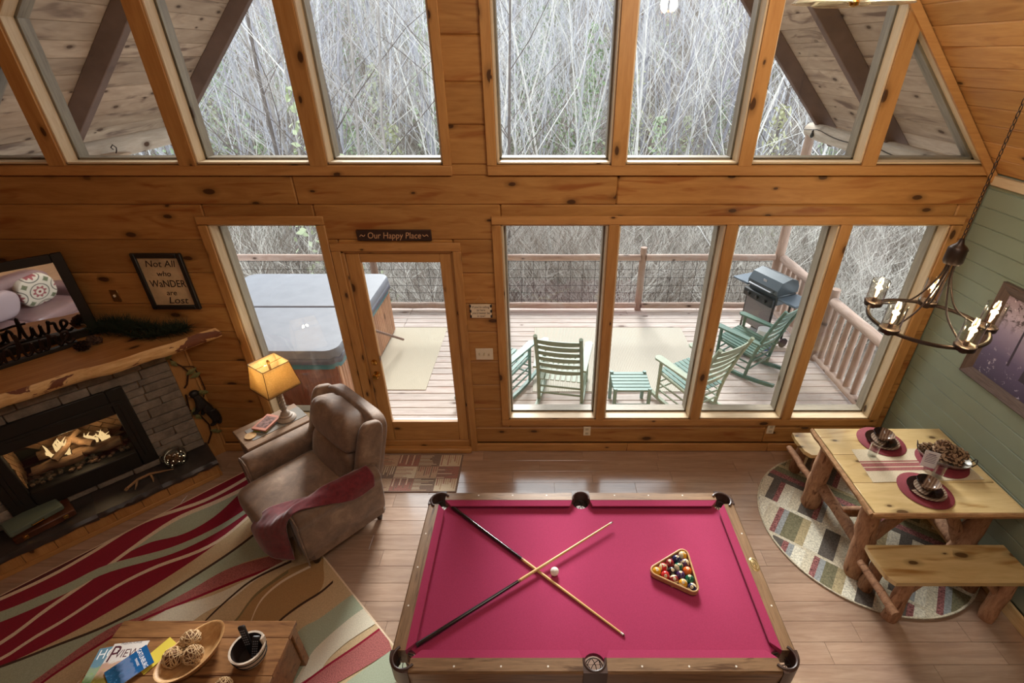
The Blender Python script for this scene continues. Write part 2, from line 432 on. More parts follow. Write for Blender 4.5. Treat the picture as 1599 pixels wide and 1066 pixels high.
jambGX = wood('weathered_outer_frame', srgb(112, 100, 86), srgb(158, 146, 126), 'X', knots=.15, rnd=.05)
# lower windows
window([(-2.765, .42), (-1.863, .42), (-1.863, 2.475), (-2.765, 2.475)],
       [(-2.839, -2.765, .42, 2.47), (-1.863, -1.793, .42, 2.47), (-2.839, -1.793, 2.475, 2.545), (-2.839, -1.793, .35, .42)])
mu = [(.545, .632), (1.515, 1.61), (2.455, 2.549)]
edges = [-.344] + [e for m in mu for e in m] + [3.365]
for k in range(4):
    a, b = edges[2 * k], edges[2 * k + 1]; cs = []
    if k == 0: cs += [(-.42, -.344, .43, 2.47), (-.42, 3.455, 2.475, 2.545), (-.42, 3.455, .355, .43)]
    if k < 3: cs.append((b, edges[2 * k + 2], .43, 2.475))
    else: cs.append((3.365, 3.455, .43, 2.47))
    window([(a, .43), (b, .43), (b, 2.475), (a, 2.475)], cs)
lm = B()
for (a, b) in mu: zbox(lm, a + .003, b - .003, .0, GY + .004, .43, 2.475, .002)
O('trim_1', lm, jambW, kind='structure', smooth=0)
# upper windows
um = [(-3.816, -3.692), (-2.807, -2.682), (-1.797, -1.668), (-.773, -.355), (.531, .639), (1.513, 1.612), (2.469, 2.574)]
ue = [-4.599] + [e for m in um for e in m] + [3.459]
ZB = 2.95
lm = B(); lg = B()
for k in range(8):
    a, b = ue[2 * k], ue[2 * k + 1]; top = []
    if k == 0: poly = [(a + .01, ZB), (b, ZB), (b, rake(b))]
    elif k == 7: poly = [(a, ZB), (b - .01, ZB), (a, rake(a))]
    else:
        ts = [(x, min(TOPZ, rake(x))) for x in (b, a)]
        if (rake(a) < TOPZ) != (rake(b) < TOPZ): ts.insert(1, (xl if k < 4 else xr, TOPZ))
        poly = [(a, ZB), (b, ZB)] + ts
    cs = []
    if k < 7:
        m0, m1 = um[k]
        if k == 3: cs += [(-.773, -.703, 2.94, 5.2), (-.431, -.355, 2.94, 5.2)]
        else:
            cs.append([(m0, 2.94), (m1, 2.94), (m1, min(rake(m1), TOPZ + .1)), (m0, min(rake(m0), TOPZ + .1))])
            lm.prism([(m0 + .003, 2.94), (m1 - .003, 2.94), (m1 - .003, rake(m1)), (m0 + .003, rake(m0))], 0, GY + .003, XZ)
            lg.prism([(m0 + .003, 2.94), (m1 - .003, 2.94), (m1 - .003, rake(m1)), (m0 + .003, rake(m0))], GY + .004, .2, XZ)
    else:
        d = .105
        cs.append([(3.459, 2.94), (3.459 + d * .95, 2.94), (-.355, rake(-.355) + d * 1.15), (-.355, rake(-.355))])
    if k == 0:
        cs.append([(-4.599 - .1, 2.94), (-4.599, 2.94), (-.773, rake(-.773)), (-.773, rake(-.773) + .12)])
        cs.append((WX0, -.703, 2.866, 2.94))
    if k == 4: cs.append((-.43, 3.53, 2.866, 2.94))
    window(poly, cs)
O('trim_2', lm, jambW, kind='structure', smooth=0); O('trim_3', lg, jambG, kind='structure', smooth=0)

# door
dr = T('door_1', kind='structure')
def zb(x0, x1, y0, y1, z0, z1, name, mat, parent, bev=.004):
    return O(name, zbox(B(), -(x1 - x0) / 2, (x1 - x0) / 2, -(y1 - y0) / 2, (y1 - y0) / 2, -(z1 - z0) / 2, (z1 - z0) / 2, bev), mat, parent, ((x0 + x1) / 2, (y0 + y1) / 2, (z0 + z1) / 2))
dx0, dx1 = -1.687, -.786
zb(dx0, dx0 + .118, .015, .06, .13, 2.216, 'stile', pineZ, dr); zb(dx1 - .098, dx1, .015, .06, .13, 2.216, 'stile', pineZ, dr)
zb(dx0 + .118, dx1 - .098, .015, .06, 2.135, 2.216, 'top_rail', pineL, dr); zb(dx0 + .118, dx1 - .098, .015, .06, .13, .375, 'bottom_rail', pineL, dr)
zb(dx0 + .11, dx1 - .09, .035, .041, .37, 2.14, 'pane', paneG, dr, 0)
zb(dx0 - .03, dx0 - .004, .0, .19, .0, 2.25, 'jamb', pineZ, dr); zb(dx1 + .004, dx1 + .03, .0, .19, .0, 2.25, 'jamb', pineZ, dr); zb(dx0 - .03, dx1 + .03, .0, .19, 2.222, 2.25, 'head_jamb', pineL, dr)
zb(-1.789, -1.712, -.022, .0, .0, 2.245, 'casing', pineZ, dr); zb(-.763, -.692, -.022, 0, 0, 2.245, 'casing', pineZ, dr); zb(-1.789, -.692, -.024, 0, 2.247, 2.32, 'casing', pineL, dr)
zb(-1.715, -.757, .012, .2, -.01, .125, 'threshold', pineL, dr, .012); zb(-1.715, -.757, -.06, .012, -.0, .06, 'sill_step', pineL, dr, .012)
zb(dx0 + .118, dx1 - .098, .062, .10, .13, .36, 'kick_plate', plain('white_storm_panel', (.75, .76, .75), .4), dr)
for (z, nm) in ((.975, 'knob'), (1.115, 'deadbolt')):
    b = B(); M = Mx.Translation((0, 0, 0)) @ Mx.Rotation(R(90), 4, 'X')
    if nm == 'knob': b.lathe([(.034, 0), (.034, .006), (.013, .012), (.012, .03), (.026, .04), (.03, .052), (.024, .064), (0, .068)], 20, M)
    else: b.lathe([(.03, 0), (.03, .008), (.022, .014), (0, .016)], 20, M); b.box((0, -.022, 0), (.008, .014, .03), .002)
    O(nm, b, brass, dr, (dx0 + .062, .015, z), label='polished brass door ' + nm)

# right wall: sage shiplap
wr = O('wall_right', zbox(B(), WX1 + .02, WX1 + .2, BACK, .2, 0, EAVE + .03, 0), greenB, kind='structure', smooth=0)
z = .125
while z < EAVE - .01:
    z2 = min(z + .139, EAVE)
    yy = 0.0
    for y2 in (-2.9, -6.2):
        O('board', B().box((0, 0, 0), (yy - y2 - .002, z2 - z - .001, .02), .007), greenB, wr, (WX1 + .01, (yy + y2) / 2, (z + z2) / 2), (R(90), 0, R(90)), smooth=0); yy = y2
    z = z2
O('baseboard_right', B().box((0, 0, 0), (6.2, .12, .022), .005), wood('pale_pine_baseboard', srgb(196, 160, 106), srgb(226, 196, 146), 'X', knots=.2), None, (WX1 - .012, -3.1, .06), (R(90), 0, R(90)), kind='structure')
wl = O('wall_left', zbox(B(), WX0 - .2, WX0 - .035, BACK, .2, 0, EAVE + .03, 0), pineX, kind='structure', smooth=0)
plank_wall(wl, list(zip(ZR[:-1], ZR[1:-1])), -6.2, 0, [], pineX, 15, lambda x, z: ((WX0 - .0175, x, z), (R(90), 0, R(90))))
O('wall_rear', B().prism([(WX0 - .2, 0), (WX1 + .2, 0), (WX1 + .2, EAVE), (RX, ceil_z(RX) + .1), (WX0 - .2, EAVE)], BACK - .15, BACK, XZ), pineX, kind='structure', smooth=0)
# ceiling: boards run from the window wall towards the camera
cb = B()
for sg in (1, -1):
    e = WX1 + .25 if sg > 0 else WX0 - .25
    a = (e, EAVE - .25 * SL + .03); c = (RX, ceil_z(RX) + .03); up = .12
    cb.prism([a, c, (c[0], c[1] + up), (a[0], a[1] + up)] if sg < 0 else [c, a, (a[0], a[1] + up), (c[0], c[1] + up)], BACK - .1, .22, XZ)
ce = O('ceiling', cb, pineY, kind='structure', smooth=0)
ang = math.atan(SL); W = .165
for sg in (1, -1):
    n = int((WX1 - RX) / cos(ang) / W)
    for k in range(n):
        d = (k + .5) * W; x = (WX1 - d * cos(ang)) if sg > 0 else (WX0 + d * cos(ang)); zc = EAVE + d * sin(ang)
        nx, nz = (sin(ang) * sg, cos(ang))
        for (y0, y1) in (((0, -3.1), (-3.1, -7.9)) if k % 2 else ((0, -4.6), (-4.6, -7.9))):
            O('board', B().box((0, 0, 0), (y0 - y1 - .002, W - .001, .024), .009), pineY, ce, (x + nx * .012, (y0 + y1) / 2, zc + nz * .012), Euler((-ang * sg if 0 else 0, sg * ang, 0)).to_matrix().to_4x4().to_euler() if 0 else (Mx.Rotation(ang * sg, 3, 'Y') @ Mx.Rotation(R(90), 3, 'Z')).to_euler(), smooth=0)
# dark strip where the ceiling meets the window wall, eave trim above the sage boards
b = B(); d0, d1 = .0, .085
b.prism([(3.53, 2.90), (RX, ceil_z(RX) - .01), (RX, ceil_z(RX) - .13), (3.53, 2.78)][::-1] if 0 else [(WX1 - .01, EAVE - .005), (RX, ceil_z(RX) - .005), (RX, ceil_z(RX) - .085), (WX1 - .01, EAVE - .085)], -.045, -.024, XZ)
O('trim_4', b, pineL, kind='structure', smooth=0)
O('trim_5', B().box((0, 0, 0), (6.2, .075, .03), .006), jambX, None, (WX1 - .015, -3.13, EAVE - .045), (R(90), 0, R(90)), kind='structure')

# ------------------------------------------------------------------ outside: deck, railings, porch roof
DZ = -.05; RY = 3.47
dk = T('deck_floor', kind='structure', loc=(0, 0, 0)); rs = random.Random(5)
y = .22; k = 0
while y < 3.62:
    xs = [-5.1] + sorted(rs.sample([-3.4, -2.2, -1.0, .2, 1.4, 2.6], 2)) + [3.95]
    for a, b in zip(xs, xs[1:]):
        O('board', B().box((0, 0, 0), (b - a - .004, .137, .035), .005), deckW, dk, ((a + b) / 2, y + .07, DZ - .0175), smooth=0)
    y += .146
O('deck_frame', zbox(B(), -5.05, 3.9, .3, 3.55, -.5, DZ - .08, 0), rafterW, kind='structure', smooth=0)
rf = T('deck_railing', 'log railing with wire mesh along the far edge of the deck', 'railing', (0, RY, DZ), 0)
px_ = [-5.0, -2.72, -.63, 1.6]
for i, x in enumerate(px_): O('post', B().log((0, 0, 0), (0, 0, 1.09), .058, .054, 12, 5, .03, seed=i), logRZ, rf, (x, 0, 0))
for i, (a, b) in enumerate(zip(px_, px_[1:] + [3.74])):
    for (nm, z, r) in (('top_rail', .93, .054), ('bottom_rail', .085, .052)):
        L = b - a - .09
        O(nm, B().log((-L / 2, 0, 0), (L / 2, 0, 0), r, r * .95, 12, 8, .03, seed=i * 2 + (z > .5)), logR, rf, ((a + b) / 2, -.02, z))
    wm = B(); x = a + .08
    while x < b - .06: wm.tube([(x - (a + b) / 2, 0, .11), (x - (a + b) / 2, 0, .9)], .0035, 4, False); x += .2
    for z in (.17, .30, .43, .57, .71, .85): wm.tube([(-L / 2, .004, z), (L / 2, .004, z)], .0035, 4, False)
    O('wire_mesh', wm, plain('dark_fence_wire', (.03, .028, .026), .6), rf, ((a + b) / 2, .01, 0), kind='stuff')
rr = T('deck_railing', 'log baluster railing along the right side of the deck', 'railing', (3.80, 0, DZ), 0)
O('corner_post', B().log((0, 0, 0), (0, 0, 2.76), .075, .066, 14, 10, .025, seed=40), logRZ, rr, (-.03, RY, 0))
O('post', B().log((0, 0, 0), (0, 0, 1.08), .068, .062, 12, 5, .03, seed=41), logRZ, rr, (.03, 1.90, 0))
for (y0, y1, s_) in ((3.40, 1.97, 1), (1.83, .25, 2)):
    O('top_rail', B().log((0, 0, 0), (y0 - y1, 0, 0), .066, .062, 12, 8, .025, seed=50 + s_), logR, rr, (0.01, y0, .93), (0, 0, R(-90)))
    O('bottom_rail', B().log((0, 0, 0), (y0 - y1, 0, 0), .058, .058, 12, 8, .025, seed=60 + s_), logR, rr, (0.01, y0, .09), (0, 0, R(-90)))
    y = y0 - .10; k = 0
    while y > y1 + .05:
        O('baluster', B().log((0, 0, .11), (0, 0, .90), .043, .04, 10, 5, .04, seed=70 + k), logRZ, rr, (0.01, y, 0)); y -= .165; k += 1
PO = .45                                                            # porch roof sits above the line of the ceiling
def pz(x): return ceil_z(x) + PO
pr = T('porch_roof', 'weathered plank porch roof on dark rafters and eave logs', 'roof', (RX, 1.8, 2.8))
PR0 = V((RX, 1.8, 2.8)); W = .19; PX1, PX0 = 4.15, -5.29
rs = random.Random(9)
for sg in (1, -1):
    e = PX1 if sg > 0 else PX0
    for k in range(33):
        d = (k + .5) * W; x = e - sg * d * cos(ang); zc = pz(WX1) - (PX1 - WX1) * SL + d * sin(ang)
        if (x - RX) * sg < .05: break
        O('plank', B().box((0, 0, 0), (3.42, W - .004, .025), .004), porchB, pr, V((x + sin(ang) * sg * .014, 1.92, zc + cos(ang) * .014)) - PR0, (Mx.Rotation(ang * sg, 3, 'Y') @ Mx.Rotation(R(90), 3, 'Z')).to_euler(), smooth=0)
    L = (PX1 - RX) / cos(ang)
    for (yy, wd_) in ((3.36, .09), (1.80 if sg > 0 else 1.52, .10), (.26, .09)):
        cx = (e + RX) / 2; zc = (pz(WX1) - (PX1 - WX1) * SL + pz(RX)) / 2
        O('rafter', B().box((0, 0, -.09), (L, wd_, .18), .006), rafterW, pr, V((cx, yy, zc)) - PR0, (0, ang * sg, 0), smooth=0)
for (x, sg) in ((3.80, 1), (-4.94, -1)):
    O('eave_log', B().log((-1.72, 0, 0), (1.72, 0, 0), .115, .105, 14, 10, .02, seed=80 + sg), paleLog, pr, V((x, 1.84, 2.745)) - PR0, (0, 0, R(90)))
sl = T('string_lights', 'black wire of string lights looped along the right porch log', 'lights', (3.68, 1.9, 2.84))
pts = [(0, y, -.035 - .05 * abs(sin(y * 2.6))) for y in [-1.5 + .12 * k for k in range(27)]]
O('cable', B().tube(pts, .006, 5), black, sl)
for y in (-1.1, -.1, 1.35):
    O('bulb', B().lathe([(0, -.10), (.018, -.09), (.024, -.065), (.014, -.035), (.013, 0), (0, .005)], 10), black, sl, (0, y, -.06))
bh = T('birdhouse', 'small brown birdhouse hanging under the left porch log', 'birdhouse', (-4.70, 1.74, 2.555))
O('body', B().box((0, 0, .06), (.13, .13, .2), .006), rafterW, bh); O('roof', B().box((0, 0, .17), (.2, .2, .025), .005), porchB, bh)
O('hook', B().tube([(0, 0, .18), (.02, 0, .21), (.03, 0, .24), (0, 0, .27), (-.03, 0, .24), (-.01, 0, .22)], .006, 6), black, bh)
# ------------------------------------------------------------------ forest
def terrain(x, y):
    yy = max(y, 4.0)
    z = -2.9 - (min(yy, 20) - 4) * .22
    if yy > 20: z += (min(yy, 64) - 20) * .40 + max(0, yy - 64) * .08
    z += (x * .03 if x < 0 else x * .02) * min(1, yy / 20) + mnoise.noise(V((x * .07, y * .07, 3))) * .9
    return z
litter = N('leaf_litter'); lv = litter.coords((1, 1, 1), rnd=False)
litter.base(litter.mix(litter.smooth(litter.noise(lv, .12, 4), .5, .62), litter.ramp(litter.noise(lv, 1.2, 8, .75), [(.3, srgb(92, 80, 72)), (.5, srgb(130, 117, 107)), (.7, srgb(166, 155, 145))]), srgb(104, 106, 84))); litter.set(Roughness=.95)
g = B().grid(lambda u, v: V(((u - .5) * 200, 3.7 + v * v * 116, terrain((u - .5) * 200, 3.7 + v * v * 116))), 80, 60)
O('ground', g, litter.mat, kind='structure', smooth=180)
def bark(name, c, v=.35):
    m = N(name); vec = m.coords((6, 6, 1)); m.base(m.ramp(m.noise(vec, 3, 6, .7), [(.3, tuple(x * (1 - v) for x in c)), (.55, c), (.75, tuple(min(1, x * (1 + v * 1.1)) for x in c))])); m.set(Roughness=.95); m.p.inputs['Specular IOR Level'].default_value = .1; return m.mat
barkW = bark('pale_bark', srgb(220, 218, 214), .35); barkG = bark('grey_bark', srgb(168, 162, 158), .4); barkD = bark('dark_bark', srgb(118, 110, 106), .4); twigW = bark('pale_twigs', srgb(230, 227, 222), .15); twigG = bark('grey_twigs', srgb(190, 184, 180), .2); twigD = bark('dark_twigs', srgb(160, 152, 144), .25)
leafy = N('spring_leaves'); lo = leafy.objrand(); leafy.base(leafy.ramp(lo, [(0, srgb(150, 172, 130)), (.5, srgb(174, 190, 156)), (1, srgb(196, 196, 160))])); leafy.set(Roughness=.8)
def branch(b, p, d, L, r, depth, rs, twig, tiers):
    n = 4 if depth > 0 else 3; pts = [p.copy()]; q = p.copy(); dd = d.copy()
    for k in range(n):
        dd = (dd + V((rs.uniform(-1, 1), rs.uniform(-1, 1), rs.uniform(-.5, .9))) * (.22 if depth else .12)).normalized()
        q = q + dd * (L / n); pts.append(q.copy())
    tgt = b if r > .016 else twig
    tgt.tube(pts, [r * (1 - .6 * k / n) for k in range(n + 1)], 6 if r > .04 else 3, False)
    if depth >= tiers: return
    for k in range(rs.randint(3, 5) if depth else 9):
        t = rs.uniform(.25 if depth == 0 else .2, 1.0); i = min(n - 1, int(t * n)); o = pts[i].lerp(pts[i + 1], t * n - i)
        a = rs.uniform(0, 2 * pi); out = V((cos(a), sin(a), rs.uniform(.1, .9))).normalized(); nd = (out * .75 + dd * .45).normalized()
        branch(b, o, nd, L * rs.uniform(.34, .55) * (1 - .35 * t if depth == 0 else 1), max(.0045, r * (1 - .6 * t) * rs.uniform(.36, .5)), depth + 1, rs, twig, tiers)
def tree_meshes(seed, H, r, tiers=3, lean=.06):
    rs = random.Random(seed); b = B(); t = B()
    branch(b, V((0, 0, 0)), V((rs.uniform(-lean, lean), rs.uniform(-lean, lean), 1)).normalized(), H, r, 0, rs, t, tiers)
    return b, t
kinds = []
for k, (H, r, mt, tw) in enumerate([(14, .085, barkG, twigG), (12.5, .062, barkW, twigW), (10.5, .048, barkW, twigW), (15, .10, barkD, twigD), (12, .058, barkG, twigW)]):
    b, t = tree_meshes(100 + k, H, r)
    kinds.append((b.mesh('trunk', [mt], 60), t.mesh('twigs', [tw], 60), k))
leafm = B(); rs = random.Random(77)
for k in range(420):
    a = rs.uniform(0, 2 * pi); ht = rs.uniform(.8, 7.5); rad = rs.uniform(.1, 1) * (1.9 - ht * .2); c = V((rad * cos(a), rad * sin(a), ht)); s_ = rs.uniform(.06, .14)
    e = V((rs.uniform(-1, 1), rs.uniform(-1, 1), rs.uniform(-1, 1))).normalized(); f = e.orthogonal().normalized()
    leafm.add([c - e * s_, c + f * s_ * .6, c + e * s_, c - f * s_ * .6], [(0, 1, 2, 3)])
leaf_mesh = leafm.mesh('leaves', [leafy.mat], 0)
sapb, sapt = tree_meshes(130, 8, .04)
sap_mesh = sapb.mesh('trunk', [barkG], 60)
# trees that can be told apart, by where their trunks stand
names = ['grey barked bare tree', 'slim pale barked bare tree', 'short pale bare sapling', 'dark trunked bare tree', 'twiggy grey bare tree']
rs = random.Random(21)
spots = [(-5.4, 11.5, 3), (-4.3, 10.2, 0), (-3.2, 13.0, 3), (-2.5, 8.8, 1), (-1.9, 10.5, 1), (-1.35, 9.6, 3), (-2.2, 15, 0), (-6.8, 14, 0), (-8.2, 12, 4), (6.6, 9.8, 1), (8.0, 11.5, 0), (5.6, 13.0, 1), (10.2, 13, 1), (1.2, 16.5, 2), (3.4, 15.0, 1), (4.6, 18, 4), (-.3, 18, 2), (2.3, 20, 1), (7.2, 17, 4), (9.2, 18.5, 3), (-9.8, 16, 3), (-5.0, 19, 1), (-7.6, 20, 4), (12.2, 17, 1), (0.6, 13, 2), (-3.9, 16.5, 2), (6.2, 21, 1), (3.0, 11.0, 2), (4.3, 8.6, 2), (-11, 19, 0)]
ORD = 'first second third fourth fifth sixth seventh eighth ninth tenth eleventh twelfth thirteenth fourteenth fifteenth sixteenth seventeenth eighteenth nineteenth twentieth twenty-first twenty-second twenty-third twenty-fourth twenty-fifth twenty-sixth twenty-seventh twenty-eighth twenty-ninth thirtieth'.split()
spots.sort(key=lambda s: s[0] / (s[1] + 4))
for n_, (x, y, k) in enumerate(spots):
    t = T('bare_tree', '%s, %s trunk from the left beyond the deck' % (names[k], ORD[n_]), 'tree', (x, y, terrain(x, y) - .1), rs.uniform(0, 6.28), 'bare trees beyond the deck')
    s_ = min(rs.uniform(.85, 1.1), (.8 + .39 * (y + 2) - terrain(x, y)) / (14, 12.5, 10.5, 15, 12)[k]); t.scale = (s_, s_, s_)
    O('trunk', kinds[k][0], None if 0 else [], t); O('twigs', kinds[k][1], [], t, kind='stuff')
for n_, (x, y) in enumerate(((-8.6, 17), (-5.9, 9.4), (3.9, 21), (5.2, 19.5), (8.6, 15.5))):
    t = T('leafing_tree', 'young tree with thin pale green leaves, %s such tree from the left' % ORD[n_], 'tree', (x, y, terrain(x, y) - .1), rs.uniform(0, 6), 'leafing trees beyond the deck')
    O('trunk', sap_mesh, [], t); O('leaves', leaf_mesh, [], t, kind='stuff')
# the woods behind them: one mass of instances
def woods(name, protos, pts, label, smin, smax):
    me = bpy.data.meshes.new(name); me.from_pydata([tuple(p) for p in pts], [], [])
    o = bpy.data.objects.new(name, me); COL.objects.link(o); setp(o, label, 'woods', None, 'stuff')
    ng = bpy.data.node_groups.new(name, 'GeometryNodeTree'); ng.interface.new_socket('Geometry', in_out='INPUT', socket_type='NodeSocketGeometry'); ng.interface.new_socket('Geometry', in_out='OUTPUT', socket_type='NodeSocketGeometry')
    gi = ng.nodes.new('NodeGroupInput'); go = ng.nodes.new('NodeGroupOutput'); ip = ng.nodes.new('GeometryNodeInstanceOnPoints'); gg = ng.nodes.new('GeometryNodeGeometryToInstance')
    for ob in protos:
        oi = ng.nodes.new('GeometryNodeObjectInfo'); oi.inputs['Object'].default_value = ob; oi.inputs['As Instance'].default_value = True; ng.links.new(oi.outputs['Geometry'], gg.inputs[0])
    ip.inputs['Pick Instance'].default_value = True
    ri = ng.nodes.new('FunctionNodeRandomValue'); ri.data_type = 'INT'; ri.inputs[4].default_value = 0; ri.inputs[5].default_value = len(protos) - 1; ng.links.new(ri.outputs[2], ip.inputs['Instance Index'])
    rr_ = ng.nodes.new('FunctionNodeRandomValue'); rr_.data_type = 'FLOAT_VECTOR'; rr_.inputs[0].default_value = (-.08, -.08, 0); rr_.inputs[1].default_value = (.08, .08, 6.28)
    er = ng.nodes.new('FunctionNodeEulerToRotation'); ng.links.new(rr_.outputs[0], er.inputs[0]); ng.links.new(er.outputs[0], ip.inputs['Rotation'])
    rs_ = ng.nodes.new('FunctionNodeRandomValue'); rs_.data_type = 'FLOAT'; rs_.inputs[2].default_value = smin; rs_.inputs[3].default_value = smax; rs_.inputs['Seed'].default_value = 5; ng.links.new(rs_.outputs[1], ip.inputs['Scale'])
    ng.links.new(gi.outputs[0], ip.inputs['Points']); ng.links.new(gg.outputs[0], ip.inputs['Instance']); ng.links.new(ip.outputs[0], go.inputs[0])
    m = o.modifiers.new('scatter', 'NODES'); m.node_group = ng
    return o
far = {'pale_bark': bark('hazed_pale_bark', srgb(226, 226, 230), .2), 'grey_bark': bark('hazed_grey_bark', srgb(194, 194, 200), .2), 'dark_bark': bark('hazed_dark_bark', srgb(172, 170, 178), .2)}  # distance haze painted into these bark colours: paler and bluer
far['pale_twigs'] = far['pale_bark']; far['grey_twigs'] = bark('hazed_grey_twigs', srgb(206, 204, 208), .12); far['dark_twigs'] = bark('hazed_dark_twigs', srgb(186, 182, 186), .15)  # twig colours hazed the same way
def proto(name, parts, swap=None):
    b = bpy.data.meshes.new(name); bm = bmesh.new(); mats = []
    for me in parts:
        n0 = len(bm.faces); bm.from_mesh(me); bm.faces.ensure_lookup_table()
        for f in bm.faces[n0:]: f.material_index = len(mats)
        mats.append(swap.get(me.materials[0].name, me.materials[0]) if swap else me.materials[0])
    bm.to_mesh(b); bm.free()
    for m in mats: b.materials.append(m)
    return bpy.data.objects.new(name, b)
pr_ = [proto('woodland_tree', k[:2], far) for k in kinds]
shb = B(); sht = B(); rs = random.Random(55)
for k in range(9):
    a = rs.uniform(0, 6.28); branch(sht, V((cos(a) * .15, sin(a) * .15, 0)), V((cos(a) * .45, sin(a) * .45, 1)).normalized(), rs.uniform(1.8, 3.4), .011, 1, rs, sht, 3)
shrub = [proto('woodland_shrub', [sht.mesh('shrub', [mt_], 60)]) for mt_ in (bark('shrub_pale', srgb(220, 215, 207), .2), bark('shrub_grey', srgb(176, 168, 160), .2), bark('shrub_brown', srgb(128, 116, 106), .25))]
leafp = proto('woodland_leafing', [sap_mesh, leaf_mesh])
rs = random.Random(31); P1 = []; P2 = []; P3 = []
while len(P1) < 1300:
    y = 20 + 85 * rs.random() ** 1.25; x = rs.uniform(-1, 1) * (10 + y * .95); P1.append((x, y, terrain(x, y) - .15))
while len(P2) < 2100:
    y = 8 + 50 * rs.random() ** 1.4; x = rs.uniform(-1, 1) * (9 + y * .95); P2.append((x, y, terrain(x, y) - .05))
while len(P3) < 170:
    y = 18 + 70 * rs.random(); x = rs.uniform(-1, 1) * (8 + y * .8); P3.append((x, y, terrain(x, y) - .1))
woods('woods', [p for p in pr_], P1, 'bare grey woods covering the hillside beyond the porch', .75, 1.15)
woods('undergrowth', shrub, P2, 'pale twiggy undergrowth on the slope beyond the deck', .7, 1.3)
woods('leafing_woods', [leafp], P3, 'patches of pale green leafing saplings across the hillside', .7, 1.3)
# ------------------------------------------------------------------ corner fireplace
FO = V((-3.38, 0, 0)); FR = R(225); FX = V((-.70711, -.70711, 0)); FN = V((.70711, -.70711, 0))
def FW(x, y, z): return FO + FX * x + FN * y + V((0, 0, z))
def FL(px, py, off):                       # pixel -> fireplace coordinates (along, off, up) on the plane `off` in front of its face
    r = ray(px, py); t = ((FO + FN * off - CAM).dot(FN)) / r.dot(FN); q = CAM + r * t - FO
    return V((q.dot(FX), off, q.z))
stoneM = N('grey_ledger_stone'); sv = stoneM.coords((1, 1, 1))
sb = stoneM.ramp(stoneM.noise(sv, 9, 6, .7), [(.3, srgb(104, 95, 86)), (.7, srgb(156, 145, 132))]); g_ = stoneM.math('MULTIPLY_ADD', stoneM.objrand(), .4, .8); cc = stoneM.n('ShaderNodeCombineColor')
for i in range(3): stoneM.l(g_, cc.inputs[i])
stoneM.base(stoneM.mix(1.0, sb, cc.outputs[0], 'MULTIPLY')); stoneM.set(Roughness=.85); stoneM.bump(stoneM.noise(sv, 30, 5, .7), .5, .006)
slateM = plain('dark_slate', srgb(62, 56, 54), .38, ns=7, na=.35, bump=.4, bs=24)
fp = T('corner_fireplace', 'corner gas fireplace faced in grey ledger stone with black metal firebox', 'fireplace', FO, FR)
b = B()
for (x0, x1, z0, z1) in ((.004, .66, 0, 1.385), (1.45, 1.78, 0, 1.385), (.66, 1.45, .94, 1.385), (.66, 1.45, 0, .43)): zbox(b, x0, x1, -.04, 0, z0, z1, 0)
O('panel', b, pineZ, fp, smooth=0)
O('corner_trim', zbox(B(), -.0, .022, .001, .012, 0.1, 1.385), pineZ, fp)
rs = random.Random(4); z = .215
while z < 1.375:
    h = min(rs.choice((.065, .08, .095, .11, .07)), 1.388 - z)
    if h < .02: break
    x = .17
    while x < 1.76:
        w_ = rs.uniform(.14, .40); x2 = min(x + w_, 1.78)
        if 1.78 - x2 < .08: x2 = 1.78
        zm = z + h / 2; a, c = x, x2
        if .26 < zm < 1.16:
            if a < .56 < c or (.56 <= a < 1.58 and c > 1.58): pass
            if a < .56 and c > .56: c = .565
            if .56 <= a and c <= 1.58: x = x2; continue
            if .56 <= a < 1.58 and c > 1.58: a = 1.575
        dpt = rs.uniform(.028, .05)
        if c - a > .03: O('stone', B().box((0, 0, 0), (c - a - .005, dpt, h - .005), .007, Mx.Rotation(rs.uniform(-.012, .012), 4, 'Y')), stoneM.mat, fp, ((a + c) / 2, dpt / 2, zm))
        x = x2
    z += h
fb = O('firebox', zbox(zbox(zbox(zbox(zbox(B(), .65, 1.45, -.42, -.40, .42, .95, 0), .63, .66, -.42, .0, .42, .95, 0), 1.44, 1.47, -.42, 0, .42, .95, 0), .65, 1.45, -.42, 0, .43, .45, 0), .65, 1.45, -.42, 0, .93, .95, 0), black, fp, smooth=0)
brickM = plain('buff_firebrick', srgb(150, 116, 82), .85, ns=14, na=.2, bump=.3, rnd=.12)
def bricks(n, L, H, place):
    ang_ = R(45)
    bw, bh = .155, .052
    for k in range(-6, 9):
        for j in range(-3, 8):
            x = j * bw + (bw / 2 if k % 2 else 0); y = k * bh; cx = x * cos(ang_) - y * sin(ang_); cy = x * sin(ang_) + y * cos(ang_)
            if 0.0 < cx < L and 0.0 < cy < H:
                poly = [(cx + dx * cos(ang_) - dy * sin(ang_), cy + dx * sin(ang_) + dy * cos(ang_)) for dx, dy in ((-bw / 2 + .003, -bh / 2 + .003), (bw / 2 - .003, -bh / 2 + .003), (bw / 2 - .003, bh / 2 - .003), (-bw / 2 + .003, bh / 2 - .003))]
                poly = clip(poly, [(1, 0, .002), (-1, 0, -(L - .002)), (0, 1, .002), (0, -1, -(H - .002))])
                if len(poly) > 2: place(poly)
def pl_back(p): O('brick', B().prism(p, 0, .012, Mx.Translation((.66, -.39, .45)) @ XZ), brickM, fb, smooth=0)
bricks(0, .78, .48, pl_back)
for (xx) in (.662, 1.428):
    bricks(0, .39, .48, lambda p, xx=xx: O('brick', B().prism(p, 0, .012, Mx.Translation((xx, -.39, .45)) @ YZ), brickM, fb, smooth=0))
b = B()
for (x0, x1, z0, z1, y1) in ((.55, .675, .285, 1.15, .06), (1.425, 1.585, .285, 1.15, .06), (.675, 1.425, .90, 1.15, .06), (.675, 1.425, .285, .462, .06)): zbox(b, x0, x1, -.01, y1, z0, z1, .008)
